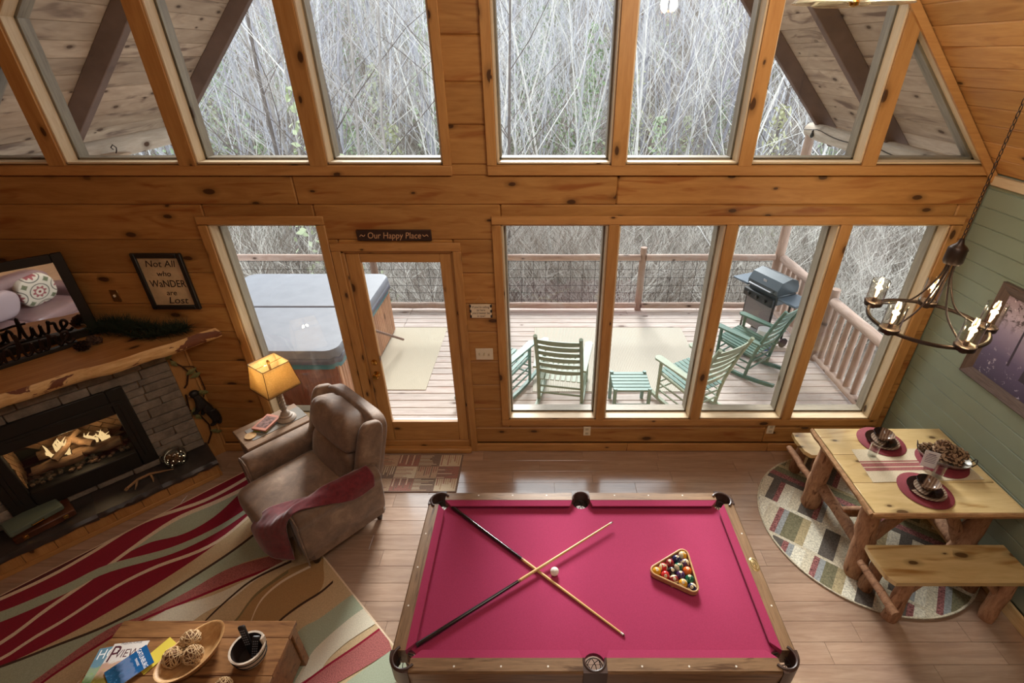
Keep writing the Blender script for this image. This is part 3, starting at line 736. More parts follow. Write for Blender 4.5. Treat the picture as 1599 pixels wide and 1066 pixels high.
for (x0, x1, z0, z1) in ((.60, 1.54, 1.0, 1.03), (.60, .63, .40, 1.0), (1.49, 1.52, .40, 1.0)): zbox(b, x0, x1, .06, .07, z0, z1, .003)
O('surround', b, blackM, fp)
O('glass_door', zbox(B(), .67, 1.43, -.012, -.008, .455, .905, 0), paneG, fp, smooth=0)
logM = wood('charred_log', srgb(70, 52, 38), srgb(132, 104, 76), 'X', gs=5, stretch=5, knots=0, rough=.9, bump=.5)
for i, (a, c, r) in enumerate([((.74, -.12, .53), (1.08, -.16, .55), .052), ((1.02, -.12, .53), (1.36, -.14, .55), .05), ((.80, -.28, .56), (1.30, -.27, .60), .055), ((.92, -.10, .62), (1.12, -.30, .68), .034), ((1.20, -.10, .60), (.98, -.28, .70), .03)]):
    O('log', B().log(a, c, r, r * .85, 10, 6, .12, seed=i), logM, fp)
em = B(); rs = random.Random(8)
for k in range(90): em.sell((rs.uniform(.70, 1.40), rs.uniform(-.30, -.04), .455 + rs.uniform(0, .02)), (.04, .035, .03), .9, None, 6, 4)
O('ember_bed', em, plain('ember_gravel', srgb(96, 74, 58), .9, ns=40, na=.5), fp, kind='stuff')
fl_ = B(); rs = random.Random(2)
for (cx, n, hh) in ((1.13, 9, .20), (.86, 7, .13)):
    for k in range(n):
        x = cx + rs.uniform(-.09, .09); y = -.2 + rs.uniform(-.04, .03); h = hh * rs.uniform(.5, 1)
        fl_.tube([(x, y, .56), (x + rs.uniform(-.02, .02), y, .56 + h * .4), (x + rs.uniform(-.03, .03), y, .56 + h * .75), (x + rs.uniform(-.04, .04), y, .56 + h)], [.012, .015, .008, .001], 6)
O('flame', fl_, emit('gas_flame', (1.0, .66, .30), .95), fp, kind='stuff')
light('gas_fire', 'POINT', FW(1.05, -.12, .74), 2.4, (1.0, .66, .34), .06)
# mantel: triangular live edge slab in the corner
mM = wood('live_edge_mantel', srgb(172, 116, 62), srgb(212, 160, 98), 'X', gs=3, stretch=10, knots=.3, rough=.5)
mE = N('live_edge_face'); ev = mE.coords((1, 2, 2), rnd=False)
mE.base(mE.mix(mE.smooth(mE.noise(ev, 4.2, 4, .6, .6), .565, .60), mE.ramp(mE.noise(mE.coords((2, 12, 12)), 4, 5), [(.3, srgb(204, 156, 96)), (.7, srgb(236, 200, 144))]), srgb(112, 62, 36))); mE.set(Roughness=.6); mE.bump(mE.noise(ev, 14, 4), .6, .01)
rs = random.Random(6); n = 30; fx = [-.29 + (2.06 + .29) * k / n for k in range(n + 1)]
edge = [.285 + .018 * sin(x * 5.1) + .012 * sin(x * 13 + 1) + rs.uniform(-.006, .006) for x in fx]
b = B(); rows = []
for (dz, off) in ((1.392, -.02), (1.42, .012), (1.46, .018), (1.502, -.012)):
    rows.append([(x if k else -(edge[0] + off) + .004, e + off + rs.uniform(-.004, .004), dz + rs.uniform(-.003, .003) * (dz < 1.5)) for k, (x, e) in enumerate(zip(fx, edge))])
vs = [p for r_ in rows for p in r_]; m_ = n + 1; fs = [(j * m_ + k, j * m_ + k + 1, (j + 1) * m_ + k + 1, (j + 1) * m_ + k) for j in range(3) for k in range(n)]
b.add(vs, fs, 1); cb_ = (.897, -.885)
top = rows[3] + [(rows[3][-1][1] + 1.78, rows[3][-1][1] - .001, 1.502), (cb_[0], cb_[1], 1.502)]; bot = rows[0] + [(rows[0][-1][1] + 1.78, rows[0][-1][1] - .001, 1.392), (cb_[0], cb_[1], 1.392)]
o = len(b.v); b.add(top + bot, [tuple(range(len(top))), tuple(range(len(top), 2 * len(top)))[::-1], (len(top) - 1, 0, len(top), 2 * len(top) - 1), (len(top) - 2, len(top) - 1, 2 * len(top) - 1, 2 * len(top) - 2), (len(top) - 3, len(top) - 2, 2 * len(top) - 2, 2 * len(top) - 3)], 0)
O('mantel_shelf', b, [mM, mE.mat], None, FO, (0, 0, FR), 50, 'thick live edge wooden mantel with bark patches across the corner fireplace', 'mantel')
# hearth
he = T('hearth', 'raised dark slate hearth with rough front edge before the fireplace', 'hearth', FO, FR)
for i, (x0, x1) in enumerate(((.155, .62), (.622, 1.10), (1.102, 2.12))):
    rs = random.Random(30 + i); n = 14; b = B(); xs = [x0 + (x1 - x0) * k / n for k in range(n + 1)]
    r0 = [(x, .365 + rs.uniform(-.006, .006), .212) for x in xs]; r1 = [(x, .382 + rs.uniform(-.014, .01), .185 + rs.uniform(-.006, .006)) for x in xs]; r2 = [(x, .365 + rs.uniform(-.01, .01), .15) for x in xs]
    yb = [.002 if x < 1.77 else x - 1.77 for x in xs]
    rb = [(x, y, .212) for x, y in zip(xs, yb)]; rbb = [(x, y, .15) for x, y in zip(xs, yb)]
    vs = rb + r0 + r1 + r2 + rbb; m_ = n + 1; fs = [(j * m_ + k, j * m_ + k + 1, (j + 1) * m_ + k + 1, (j + 1) * m_ + k) for j in range(4) for k in range(n)] + [(4 * m_ + k, 4 * m_ + k + 1, k + 1, k) for k in range(n)] + [(0, m_, 2 * m_, 3 * m_, 4 * m_), (n, m_ + n, 2 * m_ + n, 3 * m_ + n, 4 * m_ + n)]
    O('slab', b.add(vs, fs), slateM, he)
x = .19; k = 0
while x < 2.04:
    x2 = min(x + .205, 2.08); O('board', B().box((0, 0, 0), (x2 - x - .003, .02, .148), .003), pineZ, he, ((x + x2) / 2, .335, .074)); x = x2
O('end_board', zbox(B(), .175, .195, .01, .345, 0, .148), pineZ, he); O('base_trim', zbox(B(), .18, 2.06, .345, .362, 0, .045), pineL, he)
O('base_trim', zbox(B(), .158, .178, .0, .36, 0, .045), pineL, he)

# things standing on the hearth
jar = T('glass_jar', 'round glass jar of pine cones and string lights on the hearth', 'jar', FW(.44, .15, .213))
gl_ = glass('clear_jar_glass', (.95, .95, .94), 1.6)
O('glass', B().lathe([(.0, .002), (.07, .002), (.098, .03), (.108, .075), (.10, .125), (.072, .155), (.066, .165), (.072, .175), (.069, .177), (.062, .165), (.068, .153), (.096, .124), (.104, .075), (.094, .032), (.068, .008), (0, .008)], 28), gl_, jar)
def cone(b, M, s=1.0, seed=0, mi=0):
    rs = random.Random(seed); b.sell((0, 0, 0), (.030 * s, .030 * s, .08 * s), 1, None, 8, 6, M, mi)
    for k in range(46):
        t = k / 46; z = (-.04 + .085 * t) * s; r = .034 * s * sin(pi * (.12 + .80 * t)) + .007 * s; a = k * 2.4
        Q = M @ Mx.Translation((0, 0, z)) @ Mx.Rotation(a, 4, 'Z') @ Mx.Rotation(R(-25 - 30 * t), 4, 'Y')
        b.add([(.2 * r, -.009 * s, 0), (r, -.012 * s, .003 * s), (r * 1.22, 0, .006 * s), (r, .012 * s, .003 * s), (.2 * r, .009 * s, 0), (r * 1.0, 0, -.006 * s)], [(0, 1, 2, 5), (0, 5, 4), (0, 1, 2, 3, 4), (2, 3, 4, 5)], mi, Q)
        s_ = len(b.m); b.m[s_ - 4] = b.m[s_ - 1] = 1; b.m[s_ - 2] = 1 if k % 3 == 0 else 0
coneM = plain('pine_cone_scales', srgb(92, 66, 50), .8, ns=60, na=.5); coneT = plain('pale_cone_tips', srgb(150, 116, 88), .8); coneDT = plain('dull_cone_tips', srgb(84, 60, 46), .8); coneD = plain('dark_pine_cone', srgb(58, 38, 28), .8, ns=60, na=.4)
rs = random.Random(12)
for k, (x, y, z) in enumerate([(.03, .02, .05), (-.035, .03, .05), (0, -.04, .05), (.03, -.01, .10), (-.03, -.01, .10)]):
    b = B(); cone(b, Mx.Translation((x, y, z)) @ Euler((rs.uniform(0, 3), rs.uniform(0, 3), 0)).to_matrix().to_4x4(), .72, k); O('pine_cone', b, [coneM, coneT], jar)
b = B()
for k in range(14): a = k * 2.4; b.sell((.07 * cos(a), .07 * sin(a), .03 + .006 * k), (.008, .008, .008), 1, None, 6, 4)
O('fairy_lights', b, emit('fairy_light', (1, .8, .5), 2.0), jar)
an = B()
an.tube([(-.19, 0, .03), (-.10, .02, .05), (0, .02, .05), (.10, -.01, .03), (.17, -.03, .014)], [.012, .013, .012, .009, .003], 8); an.tube([(-.1, .02, .05), (-.13, -.03, .03), (-.15, -.05, .012)], [.01, .008, .004], 7); an.tube([(0, .02, .05), (.0, -.04, .03), (-.01, -.07, .012)], [.01, .008, .003], 7); an.tube([(-.19, 0, .03), (-.21, .0, .016)], [.016, .014], 8)
O('antler', an, plain('antler_bone', srgb(140, 108, 76), .6, ns=20, na=.3), None, FW(.66, .22, .215), (0, 0, FR + R(185)), label='small brown shed antler lying on the hearth beside the jar', cat='antler')
ca = T('wooden_case', 'brown leather game case lying on the hearth under the green case', 'case', FW(1.43, .17, .213), FR + R(8))
O('body', B().box((0, 0, .032), (.40, .22, .064), .008), plain('brown_leather_case', srgb(84, 46, 26), .4, ns=9, na=.5), ca)
for x in (-.13, .13): O('clasp', B().box((x, .113, .035), (.035, .008, .03), .002), brass, ca)
cg = T('green_case', 'grey green cloth case lying on the brown leather case', 'case', FW(1.47, .14, .279), FR + R(14))
O('body', B().box((0, 0, .026), (.36, .20, .05), .009), plain('grey_green_cloth', srgb(96, 108, 94), .8, bump=.2, bs=200), cg)
O('handle', B().tube([(-.04, .10, .026), (-.035, .115, .026), (.035, .115, .026), (.04, .10, .026)], .005, 6), brass, cg)

# metal bear on its vine, on the wood beside the stone
oz = T('bear_ornament', 'black metal bear climbing a vine beside the fireplace stone', 'ornament', FO, FR)
vineM = plain('dark_vine_iron', srgb(66, 44, 30), .5, .4); leafM = plain('olive_metal_leaf', srgb(122, 122, 76), .5, .3)
P = lambda x, y, o=.02: FL(x, y, o)
O('vine', B().tube([P(*q) for q in ((262, 557), (272, 566), (284, 572), (294, 580), (292, 600), (288, 606))], .008, 6).tube([P(*q) for q in ((284, 572), (302, 572), (312, 588), (320, 606), (318, 620))], .005, 6).tube([P(*q) for q in ((290, 616), (296, 640), (312, 648), (326, 662), (330, 676), (325, 692))], .008, 6), vineM, oz)
for (x, y, s_) in ((262, 558, 1), (271, 567, 1), (298, 580, 1.2), (306, 585, 1.2), (313, 612, 1), (319, 612, 1.1), (303, 642, 1.1), (309, 650, 1), (336, 672, 1), (341, 673, .9)):
    c = P(x, y, .026); b = B(); rs = random.Random(int(x * 7 + y)); a = rs.uniform(0, 6.28)
    s_ *= 1.75; b.add([(0, 0, -.026 * s_), (.014 * s_, .006, 0), (0, .0, .03 * s_), (-.014 * s_, .006, 0), (0, .012, 0)], [(0, 1, 4), (1, 2, 4), (2, 3, 4), (3, 0, 4), (0, 3, 2, 1)], 0, Mx.Translation(c) @ Mx.Rotation(a, 4, 'Y')); O('leaf', b, leafM, oz, smooth=0)
def limb(b, pts, rr, n=10): b.tube([P(*q) for q in pts], rr, n)
bb_ = bpy.data.meshes.new('bear_skin'); sk = [(P(302, 614, .05), .034), (P(309, 621, .05), .034), (P(316, 629, .05), .044), (P(324, 637, .05), .048), (P(333, 645, .05), .050), (P(337, 654, .05), .034), (P(334, 662, .045), .022), (P(328, 664, .045), .018),
      (P(310, 638, .06), .026), (P(306, 645, .06), .020), (P(300, 646, .055), .017), (P(343, 653, .035), .028), (P(343, 661, .03), .019), (P(318, 641, .035), .022), (P(316, 648, .03), .017)]
bb_.from_pydata([tuple(p) for p, r in sk], [(0, 1), (1, 2), (2, 3), (3, 4), (4, 5), (5, 6), (6, 7), (2, 8), (8, 9), (9, 10), (4, 11), (11, 12), (3, 13), (13, 14)], [])
bo = O('bear', bb_, [], oz); bo.data.materials.append(black); sm = bo.modifiers.new('skin', 'SKIN'); sm.use_smooth_shade = True
for v_, (p, r) in zip(bb_.skin_vertices[0].data, sk): v_.radius = (r, r)
bb_.skin_vertices[0].data[3].use_root = True
bo.modifiers.new('sub', 'SUBSURF').levels = 1
O('head', B().sell(P(303, 615, .045), (.085, .07, .08), .9, None, 14, 10), black, oz)
O('muzzle', B().sell(P(297, 618, .045), (.032, .03, .026), .9, None, 10, 8), plain('tan_muzzle', srgb(176, 132, 100), .6), oz)
b = B()
for q in ((303, 610), (309, 611)): b.sell(P(*q, .05), (.018, .012, .018), 1, None, 8, 6)
O('ear', b, black, oz)

# ------------------------------------------------------------------ on the mantel and the wall above
md = V((-.75, -.661, 0)); mn = V((.661, -.75, 0)); MP = V((-4.015, -.075, 1.503))
mr = T('framed_mirror', 'large mirror in a wide black frame standing on the mantel', 'mirror', MP, atan2(md.y, md.x))
MW, MH, FW_ = .80, .765, .075
for (x0, x1, z0, z1) in ((0, FW_, 0, MH), (MW - FW_, MW, 0, MH), (FW_, MW - FW_, 0, FW_), (FW_, MW - FW_, MH - FW_, MH)): O('frame', zbox(B(), x0, x1, 0, .03, z0, z1, .006), blackM, mr)
mir = N('mirror_silver'); mir.set(Metallic=1.0, Roughness=.02); mir.base((.92, .92, .92))
O('mirror_glass', zbox(B(), FW_, MW - FW_, .008, .012, FW_, MH - FW_, 0), mir.mat, mr, smooth=0)
# cursive word cut from metal
strokes = {'e': [(0, .30), (.25, .45), (.42, .68), (.36, .92), (.16, .9), (.06, .6), (.12, .2), (.34, .06), (.62, .25)],
           'n': [(0, .25), (.1, .8), (.16, .5), (.14, .05), (.2, .55), (.42, .9), (.54, .7), (.54, .2), (.66, .05), (.86, .25)],
           't': [(0, .25), (.2, .9), (.34, 1.7), (.32, .9), (.32, .25), (.46, .04), (.72, .25)],
           'u': [(0, .25), (.14, .85), (.14, .3), (.28, .06), (.5, .3), (.6, .88), (.58, .3), (.7, .06), (.92, .28)],
           'r': [(0, .28), (.16, .8), (.2, 1.05), (.3, .86), (.5, .84), (.48, .4), (.56, .1), (.78, .26)],
           'v': [(0, .3), (.12, .85), (.24, .5), (.34, .06), (.5, .5), (.6, .9), (.8, .8)], 'd': [(.55, .7), (.3, .9), (.05, .5), (.2, .08), (.48, .35), (.62, 1.7), (.58, .4), (.72, .06), (.95, .25)], 'a': [(.5, .75), (.25, .88), (.05, .45), (.2, .08), (.45, .4), (.52, .85), (.5, .3), (.62, .06), (.85, .25)]}
def cr(pts, m=6):
    o_ = []
    for i in range(len(pts) - 1):
        p0, p1, p2, p3 = pts[max(0, i - 1)], pts[i], pts[i + 1], pts[min(len(pts) - 1, i + 2)]
        for k in range(m):
            t = k / m; o_.append(tuple(.5 * ((2 * p1[j]) + (-p0[j] + p2[j]) * t + (2 * p0[j] - 5 * p1[j] + 4 * p2[j] - p3[j]) * t * t + (-p0[j] + 3 * p1[j] - 3 * p2[j] + p3[j]) * t ** 3) for j in range(len(p1))))
    return o_ + [tuple(pts[-1])]
ws = T('word_sign', 'dark metal sign of the cursive word adventure on the mantel', 'sign', (-4.05, -.30, 1.504), atan2(-.785, -.62))
x = 0; SC = .118; word = 'erutnevda'; b = B()
wid = {'e': .62, 'n': .86, 't': .72, 'u': .92, 'r': .78, 'v': .8, 'd': .95, 'a': .85}
x = 0
for ch in word:                                  # right to left along the fireplace's own axis
    w_ = wid[ch]; pts = [(x + (w_ - p[0]) * SC * 1.02, 0, .03 + p[1] * SC) for p in cr(strokes[ch], 5)]; b.tube(pts, .0125, 6)
    if ch == 't': b.tube([(x + .05 * SC, 0, .03 + 1.22 * SC), (x + .75 * SC, 0, .03 + 1.18 * SC), (x + 1.5 * SC, 0, .03 + 1.02 * SC)], .010, 6)
    x += w_ * SC
O('lettering', b, plain('dark_rust_metal', srgb(46, 32, 26), .5, .5), ws); O('base', zbox(B(), -.01, x + .01, -.025, .025, 0, .032), blackM, ws)
for k, (px, py, s_, r_) in enumerate(((126, 543, 1.35, .4), (152, 533, 1.2, 1.2))):
    b = B(); cone(b, Mx.Rotation(R(75), 4, 'X') @ Mx.Rotation(r_, 4, 'Y'), s_, 60 + k); q = onZ(px, py, 1.53)
    O('pine_cone', b, [coneD, coneDT], None, (q.x, q.y, 1.545), (0, 0, r_ * 3), label=('dark pine cone lying against the word sign on the mantel', 'smaller dark pine cone lying on the mantel next to the garland')[k], cat='pine cone', group='pine cones on the mantel')
ga = T('garland', 'dark evergreen garland lying on the mantel below the framed quote', 'garland', (-3.60, -.08, 1.505))
rs = random.Random(14); b = B()
for k in range(3200):
    t = rs.random(); sp2 = rs.choice((-.075, -.03, 0, .02)); c = V((-.40 + .80 * t, -.05 + .03 * sin(t * 7) + sp2, .06 + .03 * sin(t * 5 + sp2 * 60))); d = V((rs.uniform(-.5, 1), rs.uniform(-.55, .35), rs.uniform(-.35, 1))).normalized(); L = rs.uniform(.06, .15)
    e = d.orthogonal().normalized() * .0028; q = c + d * L
    if c.z + d.z * L < .004: d.z = abs(d.z); q = c + d * L
    q.y = min(q.y, .07); b.add([c - e, c + e, q], [(0, 1, 2)])
O('needles', b, plain('dark_fir_needles', srgb(30, 44, 26), .7), ga, kind='stuff', smooth=0)
O('stem', B().tube([(-.38, -.02, .05), (-.1, -.03, .055), (.15, -.01, .05), (.42, -.02, .05)], .006, 6), vineM, ga)
# framed quote
fq = T('framed_quote', 'black framed quote on parchment hanging above the garland', 'picture', (-3.285, -.001, 1.966))
for (x0, x1, z0, z1) in ((-.215, -.175, -.262, .262), (.175, .215, -.262, .262), (-.175, .175, -.262, -.222), (-.175, .175, .222, .262)): O('frame', zbox(B(), x0, x1, -.03, 0, z0, z1, .005), blackM, fq)
O('parchment', zbox(B(), -.176, .176, -.012, -.004, -.223, .223, 0), plain('aged_parchment', srgb(198, 172, 134), .8, ns=7, na=.25), fq, smooth=0)
inkM = plain('brown_ink', srgb(44, 24, 16), .7)
for (s_, z, sz, sh, xs) in (('Not All', .165, .085, .25, 1.0), ('who', .075, .07, .25, 1.0), ('WaNDER', -.02, .095, .15, .8), ('are', -.105, .07, .25, 1.0), ('Lost', -.18, .09, .3, 1.1)):
    text('lettering', s_, sz, inkM, fq, (.0 if s_ != 'Lost' else .03, -.0135, z), (R(90), 0, 0), .0005, sh, xs=xs)
swp = T('light_switch', 'brass light switch plate on the wall above the garland', 'switch', (-3.80, -.001, 1.828))
O('plate', B().box((0, -.004, 0), (.07, .008, .115), .003), plain('antique_brass_plate', srgb(150, 116, 70), .35, .8), swp); O('toggle', B().box((0, -.014, .004), (.012, .02, .024), .003), whiteP, swp)
sp = T('triple_switch', 'ivory triple light switch plate beside the door', 'switch', (-.554, -.001, 1.22))
O('plate', B().box((0, -.004, 0), (.165, .008, .125), .004), whiteP, sp)
for x in (-.046, 0, .046): O('toggle', B().box((x, -.014, .004), (.011, .02, .024), .003), plain('toggle_dark_ivory', srgb(190, 178, 150), .4), sp)  # toggles in a darker ivory than the plate
for (x, lb) in ((.465, 'ivory wall outlet under the wide window near the pool table'), (2.385, 'ivory wall outlet under the wide window near the bench')):
    o_ = T('wall_outlet', lb, 'outlet', (x, -.001, .27 if x < 1 else .295), group='wall outlets')
    O('plate', B().box((0, -.004, 0), (.075, .008, .118), .003), whiteP, o_)
    for z in (-.028, .028): O('socket', B().box((0, -.009, z), (.033, .004, .03), .002), plain('socket_face', srgb(190, 178, 154), .4), o_)
sg = T('wooden_sign', 'dark wooden sign reading Our Happy Place above the door', 'sign', (-1.235, -.001, 2.385))
O('board', B().box((0, -.009, 0), (.62, .018, .092), .003), plain('dark_brown_sign', srgb(52, 30, 20), .6, ns=20, na=.2), sg)
tan_ = plain('tan_sign_paint', srgb(206, 160, 120), .6)
text('lettering', 'Our Happy Place', .075, tan_, sg, (0, -.0185, -.002), (R(90), 0, 0), .0005, .18, xs=.86)
b = B()
for s_ in (-1, 1):
    pts = cr([(s_ * .285, 0, -.008), (s_ * .272, 0, .006), (s_ * .262, 0, .0), (s_ * .25, 0, -.006), (s_ * .238, 0, .008)], 4); b.tube([(p[0], -.0195, p[2]) for p in pts], .003, 5)
O('flourish', b, tan_, sg)
hs = T('hanging_sign', 'small white handwritten sign hanging by string beside the door', 'sign', (-.558, -.004, 1.68))
O('board', B().box((0, -.006, 0), (.19, .012, .135), .002), plain('white_sign_board', srgb(226, 212, 184), .7), hs)
b = B()
for s_ in (-1, 1):
    for z in (-.052, 0, .052): b.box((s_ * .093, -.0065, z), (.016, .0145, .026), .001)
O('edge_blocks', b, darkslot, hs)
O('string', B().tube([(-.07, -.008, .066), (0, -.006, .15), (.07, -.008, .066)], .0015, 5), plain('jute_string', srgb(190, 160, 110), .8), hs)
for (s_, z) in (("If you're calling", .042), ('to here', .012), ("you'd better be", -.018), ('in tow!', -.048)): text('lettering', s_, .031, inkM, hs, (0, -.0125, z), (R(90), 0, 0), .0003, .15, xs=.82)
# ------------------------------------------------------------------ area rug: crimson, sage and cream sweeping stripes
RA = V((-2.988, -.262)); RU = V((.735, -.678)); RW_ = V((-.678, -.735)); RLU, RLW = 3.35, 2.30
pileC = {'crimson': srgb(138, 18, 44), 'maroon': srgb(84, 20, 28), 'cream': srgb(222, 200, 172), 'sage': srgb(166, 174, 150), 'beige': srgb(196, 170, 132), 'tan': srgb(168, 132, 88), 'brown': srgb(66, 46, 34), 'pink': srgb(164, 96, 92), 'ivory': srgb(218, 210, 188), 'olive': srgb(128, 112, 78)}
def pile(name, c, na=.16): return plain('rug_pile_' + name, c, .95, ns=150, na=na, bump=.25, bs=300, spec=.1, sheen=.2)
pm = {k: pile(k, v, .5 if k == 'pink' else .16) for k, v in pileC.items()}; pk = list(pm)
cs_ = []
for p_, q_ in (((0, 0), RW_), ((0, 0), RU)): pass
def rugp(px, py): q = onZ(px, py, .012); return (q.x, q.y)
planes = [(RU.x, RU.y, RA.dot(RU) + .012), (-RU.x, -RU.y, -(RA.dot(RU) + RLU - .012)), (RW_.x, RW_.y, RA.dot(RW_) + .012), (-RW_.x, -RW_.y, -(RA.dot(RW_) + RLW - .012))]
def resample(pts, n):
    L = [0]
    for a, c in zip(pts, pts[1:]): L.append(L[-1] + math.hypot(c[0] - a[0], c[1] - a[1]))
    out = []
    for k in range(n + 1):
        d = L[-1] * k / n; i = min(len(pts) - 2, max(j for j in range(len(L)) if L[j] <= d + 1e-9)); t = (d - L[i]) / max(1e-9, L[i + 1] - L[i])
        out.append((pts[i][0] + (pts[i + 1][0] - pts[i][0]) * t, pts[i][1] + (pts[i + 1][1] - pts[i][1]) * t))
    return out
rug = B(); c0 = RA + RU * RLU / 2 + RW_ * RLW / 2
corners = [RA, RA + RU * RLU, RA + RU * RLU + RW_ * RLW, RA + RW_ * RLW]
rug.prism([tuple(c) for c in corners], .001, .010, None, pk.index('cream'))
ly = [0]
def band(col, up, lo, n=30):
    ly[0] += 1; z = .0102 + .00018 * ly[0]
    A_ = resample([rugp(*p) for p in cr(up, 5)], n); C_ = resample([rugp(*p) for p in cr(lo, 5)], n)
    for k in range(n):
        q = clip([A_[k], A_[k + 1], C_[k + 1], C_[k]], planes)
        if q: rug.add([(p[0], p[1], z) for p in q], [tuple(range(len(q)))], pk.index(col))
def line(col, pts, w, w2=None):
    w2 = w if w2 is None else w2; n = len(pts)
    band(col, [(x, y - (w + (w2 - w) * i / (n - 1)) / 2) for i, (x, y) in enumerate(pts)], [(x, y + (w + (w2 - w) * i / (n - 1)) / 2) for i, (x, y) in enumerate(pts)])
band('beige', [(-260, 1000), (0, 900), (400, 700), (900, 700)], [(-260, 1400), (300, 1400), (620, 1060), (900, 700)], 40)
crl = [(-180, 1110), (-60, 1062), (0, 1040), (48, 1019), (116, 985), (188, 944), (256, 904), (322, 860), (380, 815), (430, 770)]
band('crimson', [(-180, 980), (-60, 938), (0, 914), (80, 880), (160, 845), (240, 805), (320, 765), (389, 725), (420, 705)], crl, 40)
band('maroon', [(-180, 980), (0, 912), (150, 848), (300, 772), (400, 722)], [(-180, 1000), (0, 935), (80, 898), (147, 860), (223, 815)], 30)
line('cream', [(-120, 985), (0, 935), (80, 898), (147, 860), (223, 815), (322, 780), (397, 739)], 5)
band('sage', [(200, 860), (223, 840), (271, 812), (338, 783), (396, 752)], [(200, 862), (236, 846), (287, 833), (335, 806), (378, 766)])
line('cream', [(-120, 1068), (0, 1004), (70, 953), (141, 904), (200, 860), (271, 812), (338, 783), (396, 755)], 6)
line('sage', [(-120, 1000), (0, 963), (103, 919), (166, 888), (266, 860), (340, 826), (395, 790)], 18, 7)
line('cream', [(-120, 1088), (0, 1029), (50, 997), (103, 966), (175, 919), (240, 886), (306, 862), (350, 838), (395, 800)], 5)
dl_ = [(-120, 1080), (0, 1041), (94, 1005), (156, 981), (219, 950), (281, 913), (360, 862), (415, 820)]
band('sage', dl_, [(-120, 1150), (0, 1085), (53, 1062), (134, 1004), (203, 970), (297, 921), (375, 880), (440, 862)])
line('brown', dl_, 4)
band('pink', [(0, 1100), (53, 1063), (134, 1004), (184, 974), (219, 962), (297, 921), (360, 886), (438, 864)], [(0, 1130), (65, 1066), (184, 990), (206, 976), (238, 960), (312, 930), (369, 907), (444, 880)])
line('crimson', [(0, 1132), (65, 1066), (184, 988), (206, 976), (238, 960), (312, 930), (369, 907), (446, 878)], 4)
band('ivory', [(120, 1066), (238, 964), (330, 930), (375, 910), (450, 872)], [(200, 1066), (300, 970), (360, 936), (400, 905), (452, 874)])
line('brown', [(300, 1000), (320, 970), (366, 927), (400, 902), (455, 876)], 3.5)
band('tan', [(352, 980), (369, 968), (400, 930), (430, 902), (455, 886)], [(400, 1010), (440, 968), (500, 922), (505, 880), (505, 870)])
line('olive', [(352, 980), (369, 968), (400, 928), (450, 892)], 5)
line('cream', [(390, 975), (407, 938), (440, 908), (485, 884)], 4)
line('brown', [(418, 990), (438, 968), (468, 945), (500, 925), (520, 908)], 4)
band('sage', [(425, 1066), (462, 990), (500, 965), (540, 935), (560, 922)], [(440, 1100), (480, 1030), (500, 1005), (545, 966), (575, 945)])
band('ivory', [(440, 1100), (480, 1030), (500, 1005), (545, 966), (575, 945)], [(470, 1110), (505, 1040), (530, 1012), (560, 990), (600, 965)])
band('pink', [(470, 1066), (510, 1040), (560, 1005), (600, 975)], [(480, 1090), (530, 1064), (580, 1035), (612, 1015)])
line('crimson', [(470, 1070), (510, 1040), (560, 1006), (606, 972)], 4)
band('sage', [(500, 1100), (545, 1062), (590, 1030), (615, 1012)], [(520, 1130), (580, 1090), (640, 1050), (660, 1030)])
O('area_rug', rug, [pm[k] for k in pk], None, (0, 0, 0), (0, 0, 0), 0, 'large rug of crimson cream and sage curves before the fireplace', 'rug')
# door mat
dm = B(); dmats = [pile('mat_tan', srgb(184, 156, 130), .4), pile('mat_red', srgb(158, 112, 100), .5), pile('mat_brown', srgb(132, 112, 100), .4), pile('mat_cream', srgb(206, 190, 164), .2)]
MX0, MX1, MY0, MY1 = -1.73, -.84, -.595, -.075; dm.box(((MX0 + MX1) / 2, (MY0 + MY1) / 2, .005), (MX1 - MX0, MY1 - MY0, .009), .002, None, 2)
rs = random.Random(44); zz = .0098
for j in range(3):
    for i in range(4):
        x0 = MX0 + .01 + i * .217; y0 = MY0 + .01 + j * .167; base = (i + 2 * j) % 4; hz = (i + j) % 2
        dm.add([(x0, y0, zz), (x0 + .213, y0, zz), (x0 + .213, y0 + .163, zz), (x0, y0 + .163, zz)], [(0, 1, 2, 3)], base)
        for k in range(9):
            c = (base + 1 + (k % 3 == 0)) % 4; L = rs.uniform(.3, .95)
            if hz: a = (x0 + .012 + k * .022, y0 + .163 * (1 - L), x0 + .023 + k * .022, y0 + .163)
            else: a = (x0, y0 + .006 + k * .0175, x0 + .213 * L, y0 + .015 + k * .0175)
            dm.add([(a[0], a[1], zz + .0004), (a[2], a[1], zz + .0004), (a[2], a[3], zz + .0004), (a[0], a[3], zz + .0004)], [(0, 1, 2, 3)], c)
O('door_mat', dm, dmats, None, smooth=0, label='red and tan patchwork mat on the floor inside the door', cat='mat')

# ------------------------------------------------------------------ recliner
leather = N('brown_suede_leather'); lv = leather.coords((1, 1, 1), rnd=False)
leather.base(leather.ramp(leather.noise(lv, 7, 7, .68, .4), [(.28, srgb(92, 70, 54)), (.55, srgb(128, 102, 82)), (.75, srgb(160, 134, 110))])); leather.set(Roughness=.62); leather.p.inputs['Sheen Weight'].default_value = .25; leather.bump(leather.noise(lv, 60, 5, .7), .15, .003); leather = leather.mat
rc = T('recliner', 'brown suede recliner angled towards the fireplace with throw over its arm', 'armchair', (-2.03, -.86, 0), R(138.7))
O('seat', B().sell((0, .14, .40), (.70, .78, .24), .28, .45, 28, 14, None, 0, lambda p: V((p.x, p.y, p.z + .015 * cos(p.x * 4) - (.03 * max(0, p.y - .2) if p.z > 0 else 0)))), leather, rc, smooth=60)
O('footrest', B().sell((0, .44, .235), (.68, .12, .30), .25, .4, 24, 12), leather, rc, smooth=60)
